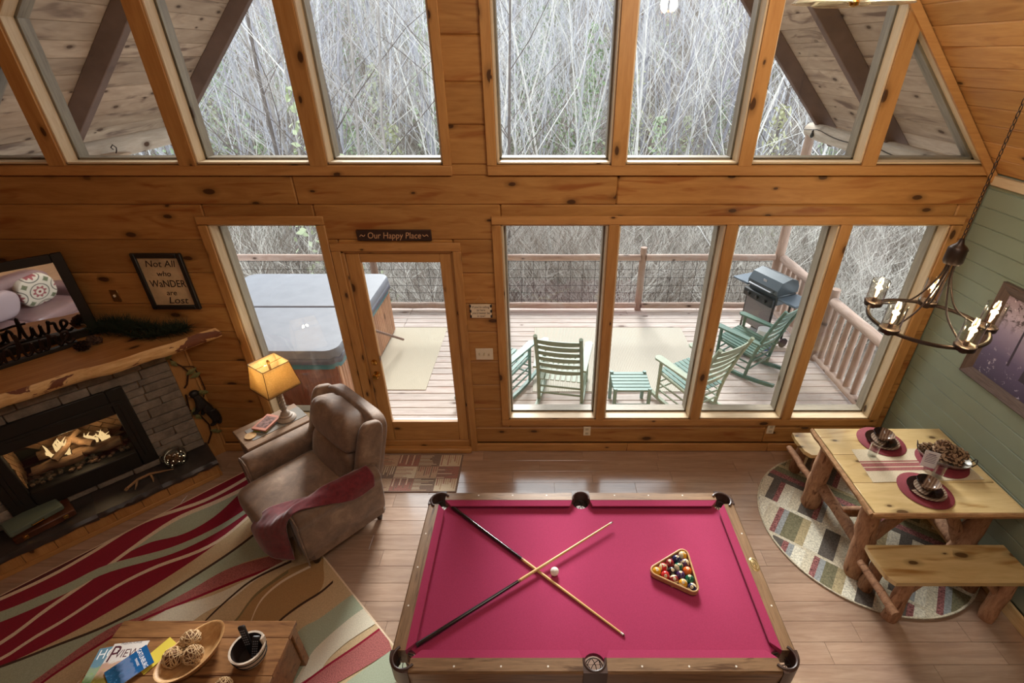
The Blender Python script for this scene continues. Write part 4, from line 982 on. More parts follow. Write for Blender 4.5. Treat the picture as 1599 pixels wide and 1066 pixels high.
for s_ in (-1, 1):
    ar = B(); n = 14
    prof = [(.0, .10), (.0, .50), (-.02, .54), (-.025, .60), (.01, .655), (.08, .675), (.15, .66), (.19, .61), (.185, .555), (.165, .52), (.165, .10)]
    ys = [-.38, -.36, -.2, 0, .2, .31, .345, .36]; sc_ = [.94, 1, 1, 1, 1, 1, .97, .86]; vs = []; k = len(prof)
    for y, q in zip(ys, sc_):
        for (x, z) in prof:
            cx, cz = .09, .40; vs.append((s_ * (.36 + cx + (x - cx) * q), y, cz + (z - cz) * q + (.01 * (y < -.3)) - max(0, -.1 - y) * .05))
    ar.add(vs, [(j * k + i, j * k + (i + 1) % k, (j + 1) * k + (i + 1) % k, (j + 1) * k + i) for j in range(len(ys) - 1) for i in range(k)] + [tuple(range(k)), tuple((len(ys) - 1) * k + i for i in range(k))])
    o_ = O('arm', ar, leather, rc, smooth=75); o_.modifiers.new('sub', 'SUBSURF').levels = 1; o_.modifiers['sub'].render_levels = 2
    pts = [(s_ * (.36 + .09 + (x - .09) * .93), .362, .40 + (z - .40) * .93) for (x, z) in prof]
    O('piping', B().tube(pts, .006, 6), leather, rc)
    O('side_panel', B().box((s_ * .455, -.02, .29), (.10, .70, .40), .03), leather, rc)
tilt = Mx.Translation((0, -.27, .42)) @ Mx.Rotation(R(17), 4, 'X')
O('back_shell', B().sell((0, -.085, .31), (.86, .15, .74), .22, .35, 28, 14, tilt), leather, rc, smooth=60)
O('lumbar_cushion', B().sell((0, .035, .16), (.66, .22, .40), .35, .6, 28, 14, tilt, 0, lambda p: V((p.x, p.y + .02 * cos(p.x * 5), p.z))), leather, rc, smooth=60)
O('head_cushion', B().sell((0, .05, .47), (.70, .27, .36), .38, .65, 30, 16, tilt, 0, lambda p: V((p.x * (1 - .06 * (p.z > 0)), p.y + .012 * sin(p.x * 40) * (p.z > .05), p.z + .012 * sin(p.x * 26) * (abs(p.x) > .2)))), leather, rc, smooth=60)
for s_ in (-1, 1): O('wing', B().sell((s_ * .40, .0, .30), (.10, .22, .70), .5, .5, 18, 14, tilt), leather, rc, smooth=60)
for (x, y) in ((-.43, .28), (.43, .28), (-.43, -.32), (.43, -.32)): O('foot', B().lathe([(.02, 0), (.028, .03), (.03, .10), (.03, .11)], 14, Mx.Translation((x, y, 0))), plain('dark_wood_foot', srgb(48, 30, 20), .4), rc)
O('base_frame', B().box((0, .0, .14), (.84, .66, .12), .02), leather, rc)
cloth = N('red_fleece'); cv = cloth.coords((1, 1, 1), rnd=False); cloth.base(cloth.ramp(cloth.noise(cv, 30, 5, .7), [(.3, srgb(84, 16, 26)), (.7, srgb(120, 30, 40))])); cloth.set(Roughness=.9); cloth.p.inputs['Sheen Weight'].default_value = .4
rowsT = [[(-.40, -.30, .66), (-.47, -.30, .698), (-.56, -.30, .655), (-.585, -.28, .56)], [(-.345, -.12, .60), (-.44, -.12, .70), (-.55, -.10, .672), (-.585, -.08, .555)], [(-.30, .06, .545), (-.40, .07, .695), (-.50, .08, .70), (-.565, .10, .645)],
         [(-.20, .24, .545), (-.335, .25, .60), (-.42, .27, .695), (-.50, .29, .695)], [(-.12, .42, .535), (-.27, .43, .55), (-.38, .40, .62), (-.46, .395, .62)], [(-.09, .555, .44), (-.22, .56, .44), (-.34, .52, .44), (-.44, .42, .44)], [(-.12, .575, .33), (-.24, .575, .28), (-.36, .54, .25), (-.45, .43, .20)]]
def surf(rows, nu, nv):
    cols = [cr(r_, nu) for r_ in rows]; L = len(cols[0]); cc_ = [cr([c[i] for c in cols], nv) for i in range(L)]; M_ = len(cc_[0])
    vs = [V(cc_[i][j]) for j in range(M_) for i in range(L)]; fs = [(j * L + i, j * L + i + 1, (j + 1) * L + i + 1, (j + 1) * L + i) for j in range(M_ - 1) for i in range(L - 1)]
    return vs, fs
vs, fs = surf(rowsT, 10, 8)
for v_ in vs: w_ = mnoise.noise(v_ * 14) * .010 + mnoise.noise(V((v_.x * 30, v_.y * 5, v_.z * 5))) * .008; v_.z += w_; v_.x -= w_ * .5
o_ = O('throw_blanket', B().add(vs, fs), cloth.mat, None, rc.location, (0, 0, R(138.7)), 80, 'dark red fleece throw draped over the recliner arm', 'blanket'); o_.modifiers.new('thick', 'SOLIDIFY').thickness = .008

# ------------------------------------------------------------------ side table and lamp
tb = R(47.8); tx = V((cos(tb), sin(tb), 0)); ty = V((-sin(tb), cos(tb), 0)); TO = V((-2.555, -.375, 0))
greyW = wood('greyed_brown_tabletop', srgb(104, 82, 66), srgb(150, 126, 106), 'X', gs=3, stretch=9, knots=.1, rough=.4)
st = T('side_table', 'small brown wooden side table in the corner behind the recliner', 'table', TO, tb)
O('tabletop', B().box((0, 0, .645), (.58, .37, .03), .006), greyW, st); O('apron', B().box((0, 0, .585), (.52, .31, .09), .004), greyW, st)
for (x, y) in ((-.25, -.145), (.25, -.145), (-.25, .145), (.25, .145)): O('leg', B().box((x, y, .27), (.04, .04, .54), .004), greyW, st)
O('shelf', B().box((0, 0, .15), (.5, .29, .02), .003), greyW, st)
woven = N('grey_woven_runner'); ck = woven.n('ShaderNodeTexChecker', i_Scale=160.0); woven.l(woven.coords((1, 1, 1), rnd=False), ck.inputs['Vector']); ck.inputs[1].default_value = (*srgb(150, 146, 140), 1); ck.inputs[2].default_value = (*srgb(104, 100, 96), 1); woven.l(ck.outputs[0], woven.p.inputs['Base Color']); woven.set(Roughness=.9)
O('table_mat', B().box((0, 0, .002), (.50, .20, .004), .001), woven.mat, None, TO + V((0, 0, .66)) + tx * .04, (0, 0, tb), label='grey woven mat lying on the side table', cat='mat')
lp = T('table_lamp', 'lit table lamp with grey twisted stem and square burlap shade', 'lamp', TO + V((0, 0, .664)) + tx * .135 + ty * -.01, tb + R(8))
greyP = plain('whitewashed_lamp_wood', srgb(150, 134, 120), .6, ns=30, na=.25)
O('base', B().lathe([(.0, 0), (.085, 0), (.088, .012), (.078, .026), (.06, .034), (.058, .048), (.045, .056), (.04, .075), (.026, .085), (.022, .10)], 28), greyP, lp)
b = B(); n = 40; ns_ = 12; vs = []
for j in range(n + 1):
    z = .10 + .29 * j / n; r = .024 - .004 * j / n
    for i in range(ns_): a = 2 * pi * i / ns_ + j * .42; vs.append(((r + .007 * cos(3 * (2 * pi * i / ns_))) * cos(a), (r + .007 * cos(3 * (2 * pi * i / ns_))) * sin(a), z))
b.add(vs, [(j * ns_ + i, j * ns_ + (i + 1) % ns_, (j + 1) * ns_ + (i + 1) % ns_, (j + 1) * ns_ + i) for j in range(n) for i in range(ns_)]); O('twisted_stem', b, greyP, lp, smooth=70)
O('neck', B().lathe([(.02, .39), (.026, .40), (.012, .42), (.009, .65), (0, .655)], 14), plain('aged_brass', srgb(130, 96, 56), .35, .9), lp)
shade = N('burlap_shade'); tr = shade.n('ShaderNodeBsdfTranslucent'); df = shade.n('ShaderNodeBsdfDiffuse'); ms = shade.n('ShaderNodeMixShader', i_0=.62); vec = shade.coords((1, 1, 1), rnd=False)
col = shade.mix(shade.noise(vec, 90, 3, .6), srgb(190, 156, 104), srgb(238, 214, 164)); shade.l(col, tr.inputs[0]); shade.l(col, df.inputs[0]); shade.l(df.outputs[0], ms.inputs[1]); shade.l(tr.outputs[0], ms.inputs[2]); shade.l(ms.outputs[0], shade.out.inputs[0])
def sq(r, z, c=.012): return [(x * (r - (c if q else 0)), y * (r - (0 if q else c)), z) for (x, y, q) in ((1, -1, 0), (1, 1, 0), (1, 1, 1), (-1, 1, 1), (-1, 1, 0), (-1, -1, 0), (-1, -1, 1), (1, -1, 1))]
b = B(); prof = [(.162, .385), (.157, .41), (.147, .47), (.137, .54), (.129, .605), (.125, .635)]; vs = [p for (r, z) in prof for p in sq(r, z)]
b.add(vs, [(j * 8 + i, j * 8 + (i + 1) % 8, (j + 1) * 8 + (i + 1) % 8, (j + 1) * 8 + i) for j in range(5) for i in range(8)]); so = O('shade', b, shade.mat, lp, smooth=50); so.modifiers.new('thick', 'SOLIDIFY').thickness = .002
b = B()
for sx in (-1, 1):
    for sy in (-1, 1): b.tube([(sx * (r - .004), sy * (r - .004), z) for r, z in prof], .003, 5)
for (r, z) in ((.163, .385), (.126, .635)): b.tube([V(p) for p in sq(r, z)], .0035, 5, True, 0, True)
O('shade_trim', b, plain('dark_shade_trim', srgb(96, 66, 36), .8), lp)
O('harp', B().tube([(-.124, 0, .628), (0, 0, .622), (.124, 0, .628)], .0025, 5).lathe([(.006, .62), (.012, .635), (.014, .65), (.006, .665), (0, .668)], 12), brass, lp)
bulbE = emit('warm_bulb', (1.0, .78, .46), 14.0)
O('bulb', B().sell((0, 0, .52), (.055, .055, .085), 1, None, 14, 10), bulbE, lp)
light('lamp_glow', 'POINT', lp.location + V((0, 0, .58)), 4.0, (1.0, .86, .62), .03)
bk = O('book', B().box((0, 0, .011), (.15, .22, .02), .002), plain('book_cover', srgb(176, 120, 104), .4), None, TO + V((0, 0, .676)) + tx * -.03 + ty * .035, (0, 0, tb + R(-60)), label='small thick book with a reddish photo cover on the side table', cat='book')
O('cover_photo', B().box((0, 0, .0215), (.11, .16, .0008), 0), plain('cover_photo', srgb(120, 96, 92), .3, ns=40, na=.7), bk, smooth=0); O('spine_edge', B().box((0, 0, .011), (.144, .216, .014), 0), plain('book_pages', srgb(214, 200, 176), .7), bk, smooth=0)
for (c, dx, rot, lb) in ((srgb(150, 170, 60), -.035, -52, 'green leaflet lying under the book on the side table'), (srgb(90, 150, 160), -.02, -75, 'teal leaflet lying under the book on the side table')):
    O('leaflet', B().box((0, 0, 0), (.13, .22, .003), .0005), plain('leaflet_paper', c, .5), None, TO + V((0, 0, .667 + (.004 if dx > -.03 else 0))) + tx * dx + ty * .04, (0, 0, tb + R(rot)), label=lb, cat='leaflet', group='leaflets under the book')
O('coaster', B().lathe([(0, 0), (.048, 0), (.05, .003), (.048, .008), (.04, .007), (0, .007)], 28), plain('tan_wood_coaster', srgb(186, 150, 104), .6, ns=30, na=.25), None, TO + V((0, 0, .665)) + tx * -.20 + ty * -.02, label='round tan coaster at the front end of the side table', cat='coaster')

# ------------------------------------------------------------------ coffee table
cw = wood('warm_walnut_planks', srgb(98, 64, 38), srgb(152, 108, 68), 'X', gs=2.4, stretch=8, knots=.25, rough=.35, streak=srgb(84, 50, 28))
ct = T('coffee_table', 'brown plank coffee table with panelled ends on the striped rug', 'table', (-2.20, -2.45, 0.0135))
for k, (y0, y1) in enumerate(((.335, .2245), (.2235, .0), (-.001, -.22), (-.221, -.335))): O('plank', B().box((0, (y0 + y1) / 2, .425), (1.14, y0 - y1, .035), .003), cw, ct)
for s_ in (-1, 1):
    for t_ in (-1, 1): O('leg', B().box((s_ * .53, t_ * .30, .203), (.05, .055, .406), .004), cw, ct)
    O('end_panel', B().box((s_ * .53, 0, .22), (.02, .54, .30), .003), cw, ct); O('side_rail', B().box((0, s_ * .30, .365), (1.02, .03, .075), .003), cw, ct)
O('shelf', B().box((0, 0, .10), (1.03, .56, .025), .003), cw, ct)
TZ = .0135 + .4435
def photo_cover(name, top, mid, low, seed):
    m = N(name); tc = m.n('ShaderNodeTexCoord'); sp_ = m.n('ShaderNodeSeparateXYZ'); m.l(tc.outputs['Object'], sp_.inputs[0])
    vec = m.coords((1, 1, 1), rnd=False); wob = m.math('MULTIPLY_ADD', m.noise(vec, 14 + seed, 4), .08, sp_.outputs[1])
    c = m.ramp(m.math('MULTIPLY_ADD', wob, 3.4, .42), [(0, low), (.3, tuple(x * .5 for x in low)), (.45, mid), (.62, mid), (.66, top), (1, top)]); c2 = m.mix(m.smooth(m.noise(vec, 60, 4), .55, .75), c, tuple(min(1, x * 1.6 + .05) for x in low))
    m.base(m.mix(m.smooth(sp_.outputs[1], .02, .05), c2, c)); m.set(Roughness=.25); m.p.inputs['Coat Weight'].default_value = .3; return m.mat
mags = [('magazine', (224, 1037), 64, srgb(110, 150, 170), srgb(150, 170, 140), srgb(110, 140, 66), 'pale blue and green home magazine at the bottom of the fan', [('HOME', .085, .095, (.90, .94, .95))], .004),
        ('magazine', (198, 1030), 52, srgb(222, 216, 210), srgb(196, 160, 140), srgb(150, 130, 60), 'white magazine with large letter P in the middle of the fan', [('PIGEON FORGE', .022, .135, srgb(70, 60, 70)), ('P', .14, .07, srgb(80, 30, 44)), ('VIEWS', .07, .07, srgb(80, 30, 44))], .010),
        ('magazine', (216, 1040), 38, srgb(24, 86, 140), srgb(96, 120, 160), srgb(30, 84, 120), 'blue travel guide on top of the fanned magazines', [('GATLINBURG', .042, .085, (.95, .95, .95)), ('TENNESSEE', .02, .05, (.9, .92, .95))], .016)]
def _mc(px, py, a, h): q = onZ(px, py, TZ); return (q.x + sin(R(a)) * h / 2, q.y - cos(R(a)) * h / 2, a)
MC = [_mc(186, 1008, 12, .278), _mc(208, 1004, 6, .278), _mc(236.5, 1022, -41, .278 * .78)]
for k, ((nm, px, rot, c1, c2, c3, lb, tx_, dz), (mx, my, ra)) in enumerate(zip(mags, MC)):
    mg = T(nm, lb, 'magazine', (mx, my, TZ + .001 + k * .0062), R(ra), 'magazines fanned on the coffee table')
    if k == 2: mg.scale = (.76, .78, 1)
    O('pages', B().box((0, 0, .0025), (.206, .276, .005), .0005), plain('magazine_paper', srgb(216, 210, 200), .6), mg)
    O('cover', B().box((0, 0, .0055), (.208, .278, .001), 0), photo_cover('magazine_cover_%d' % k, c1, c2, c3, k * 3), mg, smooth=0)
    for (s_, sz, y, c) in tx_:
        xo = 0
        if s_ == 'P': xo = -.07
        if s_ == 'VIEWS': xo = .02
        text('lettering', s_, sz, plain('cover_ink', c, .5), mg, (xo, y, .0062), (0, 0, 0), .0001, 0, xs=.8)
O('leaflet', B().box((0, 0, .0015), (.10, .2, .003), .0005), plain('yellow_leaflet', srgb(206, 184, 70), .4), None, (-2.40, -2.335, TZ), (0, 0, R(-30)), label='yellow leaflet half under the blue travel guide', cat='leaflet')
dbw = wood('dough_bowl_wood', srgb(150, 104, 60), srgb(206, 166, 114), 'X', gs=3, stretch=6, knots=.15, rough=.5)
b = B(); nu, nv = 36, 7; vs = []
prof = [(0, .004, .15), (.55, .004, 0), (.80, .03, 0), (.96, .075, 0), (1.0, .088, 0), (.93, .09, 0), (.80, .06, 0), (.55, .026, 0), (0, .022, 0)]
for (q, z, _) in prof:
    for i in range(nu): a = 2 * pi * i / nu; vs.append((.20 * q * cos(a) * (1 + .05 * cos(a)), .128 * q * sin(a), z + .018 * q ** 4 * cos(a) ** 2))
b.add(vs, [(j * nu + i, j * nu + (i + 1) % nu, (j + 1) * nu + (i + 1) % nu, (j + 1) * nu + i) for j in range(len(prof) - 1) for i in range(nu)])
BP = V((-2.150, -2.362, TZ)); ba = R(60)
O('dough_bowl', b, dbw, None, BP, (0, 0, ba), 60, 'long carved wooden dough bowl holding twig balls on the coffee table', 'bowl', weld=True)
tw1 = plain('dried_twig', srgb(196, 164, 122), .8); tw2 = plain('dark_twig', srgb(128, 88, 58), .8)
def twigball(seed, r, mat, loc, lb):
    rs = random.Random(seed); b = B(); b.sell((0, 0, 0), (r * 1.5, r * 1.5, r * 1.5), 1, None, 10, 8, None, 1)
    for k in range(26):
        n_ = V((rs.uniform(-1, 1), rs.uniform(-1, 1), rs.uniform(-1, 1))).normalized(); e = n_.orthogonal().normalized(); f = n_.cross(e); h = rs.uniform(-.45, .45); rr_ = r * sqrt(1 - h * h)
        a0 = rs.uniform(0, 6); b.tube([n_ * h * r + (e * cos(a0 + a * .5) + f * sin(a0 + a * .5)) * rr_ * (1 + .03 * sin(a * 3)) for a in range(11)], .0026, 4)
    O('twig_ball', b, [mat, tw2], None, loc, label=lb, cat='ball', group='twig balls on the coffee table')
ux = V((cos(ba), sin(ba), 0)); uy = V((-sin(ba), cos(ba), 0))
twigball(1, .056, tw1, V((-2.192, -2.285, TZ + .088)), 'pale twig ball at the upper end of the dough bowl')
twigball(2, .057, tw1, V((-2.232, -2.391, TZ + .090)), 'darker twig ball on the magazine side of the dough bowl')
twigball(3, .055, tw1, V((-2.122, -2.376, TZ + .088)), 'twig ball on the bucket side of the dough bowl')
q = onZ(352, 1066, TZ + .05); twigball(4, .05, tw1, V((q.x, q.y - .02, TZ + .052)), 'twig ball lying alone at the near edge of the coffee table')
q = onZ(391, 1020, TZ + .04); KP = V((q.x, q.y, TZ))
bu = T('wooden_bucket', 'small white washed wooden bucket holding remotes on the coffee table', 'bucket', KP); bu.scale = (1.25, 1.25, 1.1)
O('staves', B().lathe([(0, .003), (.062, .003), (.072, .04), (.080, .095), (.082, .10), (.075, .10), (.072, .099)], 24, caps=False), plain('whitewashed_staves', srgb(206, 190, 172), .8, ns=14, na=.2), bu)
O('liner', B().lathe([(.0722, .0985), (.064, .04), (.056, .012), (0, .012)], 24, caps=False), plain('dark_bucket_inside', srgb(44, 34, 30), .5), bu)  # inside surface of the bucket, coloured dark
for z, r in ((.03, .0715), (.072, .0785)): O('hoop', B().tube([(r * cos(2 * pi * k / 24), r * sin(2 * pi * k / 24), z) for k in range(24)], .003, 5, True, 0, True), plain('dark_hoop', (.03, .028, .026), .5, .6), bu)
O('ear', B().box((.068, .03, .115), (.014, .03, .05), .004), plain('whitewashed_ear', srgb(200, 184, 166), .8), bu)
btn = plain('grey_buttons', srgb(150, 150, 156), .5)
for (dx, dy, rx, ry, L, lb) in ((-.004, .018, -16, -8, .21, 'tall black remote control leaning in the bucket'), (.022, -.008, -18, 14, .15, 'shorter black remote control beside the tall one in the bucket')):
    rm = T('remote_control', lb, 'remote', KP + V((dx, dy, .014)), (R(rx), R(ry), R(10)))
    O('body', B().box((0, 0, L / 2), (.042, .02, L), .006), black, rm)
    b = B()
    for j in range(7):
        for i in (-1, 0, 1): b.box((i * .011, -.0105, L - .03 - j * .017), (.006, .002, .006), .0008)
    O('buttons', b, btn, rm)
# ------------------------------------------------------------------ pool table
PC = V((.287, -1.963, 0)); hx, hy, TT = 1.137, .638, .80
oak = wood('dark_oak_rail', srgb(110, 84, 60), srgb(158, 126, 94), 'X', gs=4, stretch=12, knots=.06, rough=.38, rnd=.05, streak=srgb(84, 56, 34))
oakL = wood('honey_oak_apron', srgb(126, 84, 40), srgb(176, 126, 70), 'X', gs=4, stretch=12, knots=.06, rough=.4, rnd=.05)
felt = plain('crimson_felt', srgb(160, 54, 90), .95, ns=220, na=.12, bump=.1, bs=500, spec=.08, sheen=.15)
cast = plain('dark_brown_casting', srgb(70, 50, 44), .38, bump=.06)
ptb = T('pool_table', 'pool table with crimson felt and dark oak rails', 'pool table', PC)
rw, cu_ = .078, .048
def rail(cx, cy, L, rot):
    o = O('rail', B().prism([(-rw / 2, TT - .13), (rw / 2 - .008, TT - .13), (rw / 2, TT - .03), (rw / 2, TT - .012), (rw / 2 - .010, TT), (-rw / 2, TT)], -L / 2, L / 2, Mx(((0, 0, 1, 0), (1, 0, 0, 0), (0, 1, 0, 0), (0, 0, 0, 1)))), oak, ptb, (cx, cy, 0), (0, 0, rot), 30)
    return o
def cushion(cx, cy, L, rot, e0, e1):
    # local +y is towards the rail, -y towards the bed
    b = B(); a, c = -L / 2, L / 2
    vs = [(a, 0, TT - .001), (c, 0, TT - .001), (c - e1, -cu_, TT - .010), (a + e0, -cu_, TT - .010), (c - e1, -cu_ - .002, TT - .018), (a + e0, -cu_ - .002, TT - .018), (a + e0 * .7, -cu_ * .55, TT - .043), (c - e1 * .7, -cu_ * .55, TT - .043), (a, 0, TT - .043), (c, 0, TT - .043)]
    b.add(vs, [(0, 1, 2, 3), (3, 2, 4, 5), (5, 4, 7, 6), (6, 7, 9, 8), (8, 9, 1, 0), (1, 9, 7, 4, 2), (0, 3, 5, 6, 8)]); O('cushion', b, felt, ptb, (cx, cy, 0), (0, 0, rot), 25)
cl = .118; sp_ = .066
Lh = hx - cl - sp_; mx_ = sp_ + Lh / 2
for sx in (-1, 1):
    for sy in (-1, 1):
        rail(sx * mx_, sy * (hy - rw / 2), Lh, 0 if sy > 0 else pi)
        e = (.05, .02); f0, f1 = (e if sx * sy < 0 else e[::-1])
        cushion(sx * mx_, sy * (hy - rw), Lh, 0 if sy > 0 else pi, f0, f1)
        for k in (1, 2, 3):
            O('sight', B().lathe([(.0055, 0), (.0055, .0008), (0, .001)], 10), plain('pearl_sight', (.85, .82, .76), .3) if 'pearl_sight' not in bpy.data.materials else bpy.data.materials['pearl_sight'], ptb, (sx * k * .2575, sy * (hy - .034), TT))
    Ls = 2 * (hy - cl); rail(sx * (hx - rw / 2), 0, Ls, -sx * pi / 2); cushion(sx * (hx - rw), 0, Ls, -sx * pi / 2, .05, .05)
    for y in ((-.26, 0, .26) if sx < 0 else (-.26, .26)): O('sight', B().lathe([(.0055, 0), (.0055, .0008), (0, .001)], 10), bpy.data.materials['pearl_sight'], ptb, (sx * (hx - .034), y, TT))
pl = B(); pl.lathe([(0, .0), (.0, .002), (.028, .002), (.030, 0)], 30, Mx.Diagonal((1, 1.75, 1, 1))); O('name_plate', pl, plain('antique_gold_plate', srgb(170, 146, 100), .35, .6), ptb, (hx - .036, .02, TT))
b = B(); b.tube([(.021 * cos(a * .35), .021 * 1.75 * sin(a * .35), .0022) for a in range(18)], .0016, 5, True, 0, True); b.tube([(-.008, -.012, .0022), (-.006, .012, .0022), (.0, -.004, .0022), (.007, .013, .0022), (.009, -.012, .0022)], .0015, 5)
O('plate_emblem', b, plain('dark_gold_engraving', srgb(96, 76, 44), .4, .6), ptb, (hx - .036, .02, TT))
# bed with pocket cut-outs
bx, by = hx - rw + .004, hy - rw + .004; out = []
def arc(cx, cy, r, a0, a1, n=8): return [(cx + r * cos(R(a0 + (a1 - a0) * k / n)), cy + r * sin(R(a0 + (a1 - a0) * k / n))) for k in range(n + 1)]
pr = .074
out += arc(bx, by, pr, 270, 180) + arc(0, by + .012, .064, 348, 192) + arc(-bx, by, pr, 0, -90) + arc(-bx, -by, pr, 90, 0) + arc(0, -by - .012, .064, 168, 12) + arc(bx, -by, pr, 180, 90)
O('bed', B().prism(out[::-1], TT - .075, TT - .043), felt, ptb, smooth=0)
for sx in (-1, 1):
    for sy in (-1, 1):
        pcx, pcy = hx - .082, hy - .082
        outer = [(hx - cl, hy + .003)] + arc(hx - .10, hy - .10, .103, 90, 0, 10) + [(hx + .003, hy - cl)]
        inner = arc(pcx, pcy, .061, -36, 126, 14)
        poly = [(sx * x, sy * y) for x, y in outer + inner]
        O('pocket_casting', B().prism(poly if sx * sy < 0 else poly[::-1], TT - .14, TT + .004), cast, ptb, smooth=35)
        b = B(); b.tube([(sx * x, sy * y, TT + .003) for x, y in arc(pcx, pcy, .066, -55, 145, 16)], .008, 8); b.tube([(sx * x, sy * y, TT + .001) for x, y in arc(hx - .10, hy - .10, .095, 85, 5, 10)], .006, 8); O('pocket_rim', b, cast, ptb)
    poly = [(.066, sx * (hy + .003)), (-.066, sx * (hy + .003)), (-.066, sx * (hy - rw))] + [(x, sx * y) for x, y in arc(0, hy - .066, .055, 190, -10, 14)] + [(.066, sx * (hy - rw))]
    O('pocket_casting', B().prism(poly if sx < 0 else poly[::-1], TT - .14, TT + .004), cast, ptb, smooth=35)
    O('pocket_rim', B().tube([(x, sx * y, TT + .003) for x, y in arc(0, hy - .066, .060, 188, -8, 16)], .007, 8), cast, ptb)
for (x, y) in ((1, 1), (-1, 1), (-1, -1), (1, -1), (0, 1), (0, -1)):
    cx, cy = (x * (hx - .082), y * (hy - .082)) if x else (0, y * (hy - .066)); b = B(); rr_ = .056 if x else .05; n = 7
    ringz = [(rr_, TT - .075), (rr_, TT - .11), (rr_ * .96, TT - .15), (rr_ * .8, TT - .185), (rr_ * .4, TT - .205)]
    for i in range(n):
        for sg in (-1, 1): b.tube([(cx + r * cos(2 * pi * i / n + sg * j * .314), cy + r * sin(2 * pi * i / n + sg * j * .314), z) for j, (r, z) in enumerate(ringz)], .0024, 4, False)
    for (r, z) in (ringz[0], ringz[-1]): b.tube([(cx + r * cos(2 * pi * k / 16), cy + r * sin(2 * pi * k / 16), z) for k in range(16)], .003, 4, False, 0, True)
    O('pocket_net', b, black, ptb)
b = B()
for sg in (-1, 1):
    for sx in (-1, 1): O('apron', zbox(B(), -.46, .46, -.0125, .0125, -.10, .10), oakL, ptb, (sx * .54, sg * (hy - .045), TT - .20))
    O('apron', zbox(B(), -.0125, .0125, -hy + .17, hy - .17, -.10, .10), oakL, ptb, (sg * (hx - .045), 0, TT - .20))
for sx in (-1, 1):
    for sy in (-1, 1): O('leg', B().lathe([(.05, .0145), (.06, .05), (.05, .09), (.075, .3), (.085, .44), (.09, .50)], 16, Mx.Translation((sx * (hx - .24), sy * (hy - .22), 0))), oak, ptb)
O('cross_beam', zbox(B(), -hx + .1, hx - .1, -.05, .05, TT - .22, TT - .07), oak, ptb)
# cues
def cue(a, c, lb):
    a = V(a); c = V(c); d = (c - a); L = d.length; t = T('pool_cue', lb, 'cue', a, d.to_track_quat('X', 'Z').to_euler(), 'cues crossed on the felt')
    def seg(nm, t0, t1, mat, r0, r1): O(nm, B().tube([(L * t0, 0, 0), (L * t1, 0, 0)], [r0, r1], 12), mat, t)
    r = lambda q: .0142 - .0080 * q
    seg('bumper', -.006, 0, plain('black_rubber', (.02, .02, .02), .7), .012, .0135); seg('butt', 0, .46, black if 'cue_lacquer' not in bpy.data.materials else bpy.data.materials['cue_lacquer'], r(0), r(.46)); seg('collar', .46, .47, plain('cue_collar', srgb(150, 110, 70), .3), r(.46) + .0003, r(.47) + .0003)
    seg('shaft', .47, .982, plain('maple_shaft', srgb(214, 176, 116), .3), r(.47), r(.98)); seg('ferrule', .982, .994, plain('white_ferrule', (.8, .78, .72), .4), r(.98), r(.99)); seg('tip', .994, 1.0, plain('leather_tip', srgb(110, 80, 70), .8), r(.99), .005)
plain('cue_lacquer', (.012, .008, .010), .15, coat=.6)
BEDZ = TT - .043
cue((-.668, -1.452, BEDZ + .0145), (.478, -2.382, BEDZ + .0070), 'cue with black butt at the far left pocket, lying underneath')
cue((-.715, -2.437, BEDZ + .0160), (.500, -1.603, BEDZ + .0400), 'cue with black butt at the near left pocket, lying on top')
# balls
BR = .0285
ivory = (.74, .62, .40)
def ball_mat(name, c, stripe):
    m = N('ball_' + name); tc = m.n('ShaderNodeTexCoord'); sx = m.n('ShaderNodeSeparateXYZ'); m.l(tc.outputs['Object'], sx.inputs[0])
    col = c
    if stripe: col = m.mix(m.math('LESS_THAN', m.math('ABSOLUTE', sx.outputs[2]), BR * .52), ivory, c)
    col = m.mix(m.math('GREATER_THAN', sx.outputs[0], BR * .925), col, ivory); m.base(col); m.set(Roughness=.12, Coat_Weight=.5); return m.mat
colr = {'yellow': srgb(222, 160, 40), 'blue': srgb(34, 40, 80), 'red': srgb(190, 36, 40), 'purple': srgb(70, 44, 90), 'orange': srgb(226, 104, 36), 'green': srgb(20, 96, 70), 'maroon': srgb(140, 40, 48), 'black': (.012, .012, .016)}
pY, pT, pB = V((.742, -1.985)), V((.938, -1.866)), V((.943, -2.098))
cen = (pY + pT + pB) / 3; sc_ = .0577 * 4 / ((pT - pB).length); ang0 = atan2((pY - cen).y, (pY - cen).x); rad = .0577 * 4 / sqrt(3)
vY, vB, vT = [cen + V((cos(ang0 + k * 2 * pi / 3), sin(ang0 + k * 2 * pi / 3))) * rad for k in range(3)]
grid_ = [[('yellow', 0, 1, 'solid yellow ball at the left corner of the rack'), ('red', 1, 11, 'red striped ball beside the yellow corner ball'), ('maroon', 0, 7, 'solid maroon ball midway along the upper side of the rack'), ('blue', 0, 2, 'solid navy ball near the top corner of the rack'), ('yellow', 1, 9, 'yellow striped ball at the top corner of the rack')],
         [('red', 0, 3, 'solid bright red ball on the lower side of the rack'), ('black', 0, 8, 'solid black ball in the middle of the rack'), ('green', 1, 14, 'green striped ball in the middle of the rack'), ('purple', 1, 12, 'purple striped ball on the right side of the rack')],
         [('maroon', 1, 15, 'maroon striped ball on the lower side of the rack'), ('purple', 0, 4, 'solid purple ball in the middle of the rack'), ('orange', 0, 5, 'solid orange ball on the right side of the rack')],
         [('yellow', 1, 13, 'pale amber ball near the bottom corner of the rack'), ('green', 0, 6, 'solid green ball near the bottom corner of the rack')], [('blue', 1, 10, 'navy and white striped ball at the bottom corner of the rack')]]
rs = random.Random(5); bm_ = B().sell((0, 0, 0), (BR * 2, BR * 2, BR * 2), 1, None, 28, 16).mesh('ball', [], 180)
dk_ink = plain('ball_number_ink', (.02, .02, .02), .4)
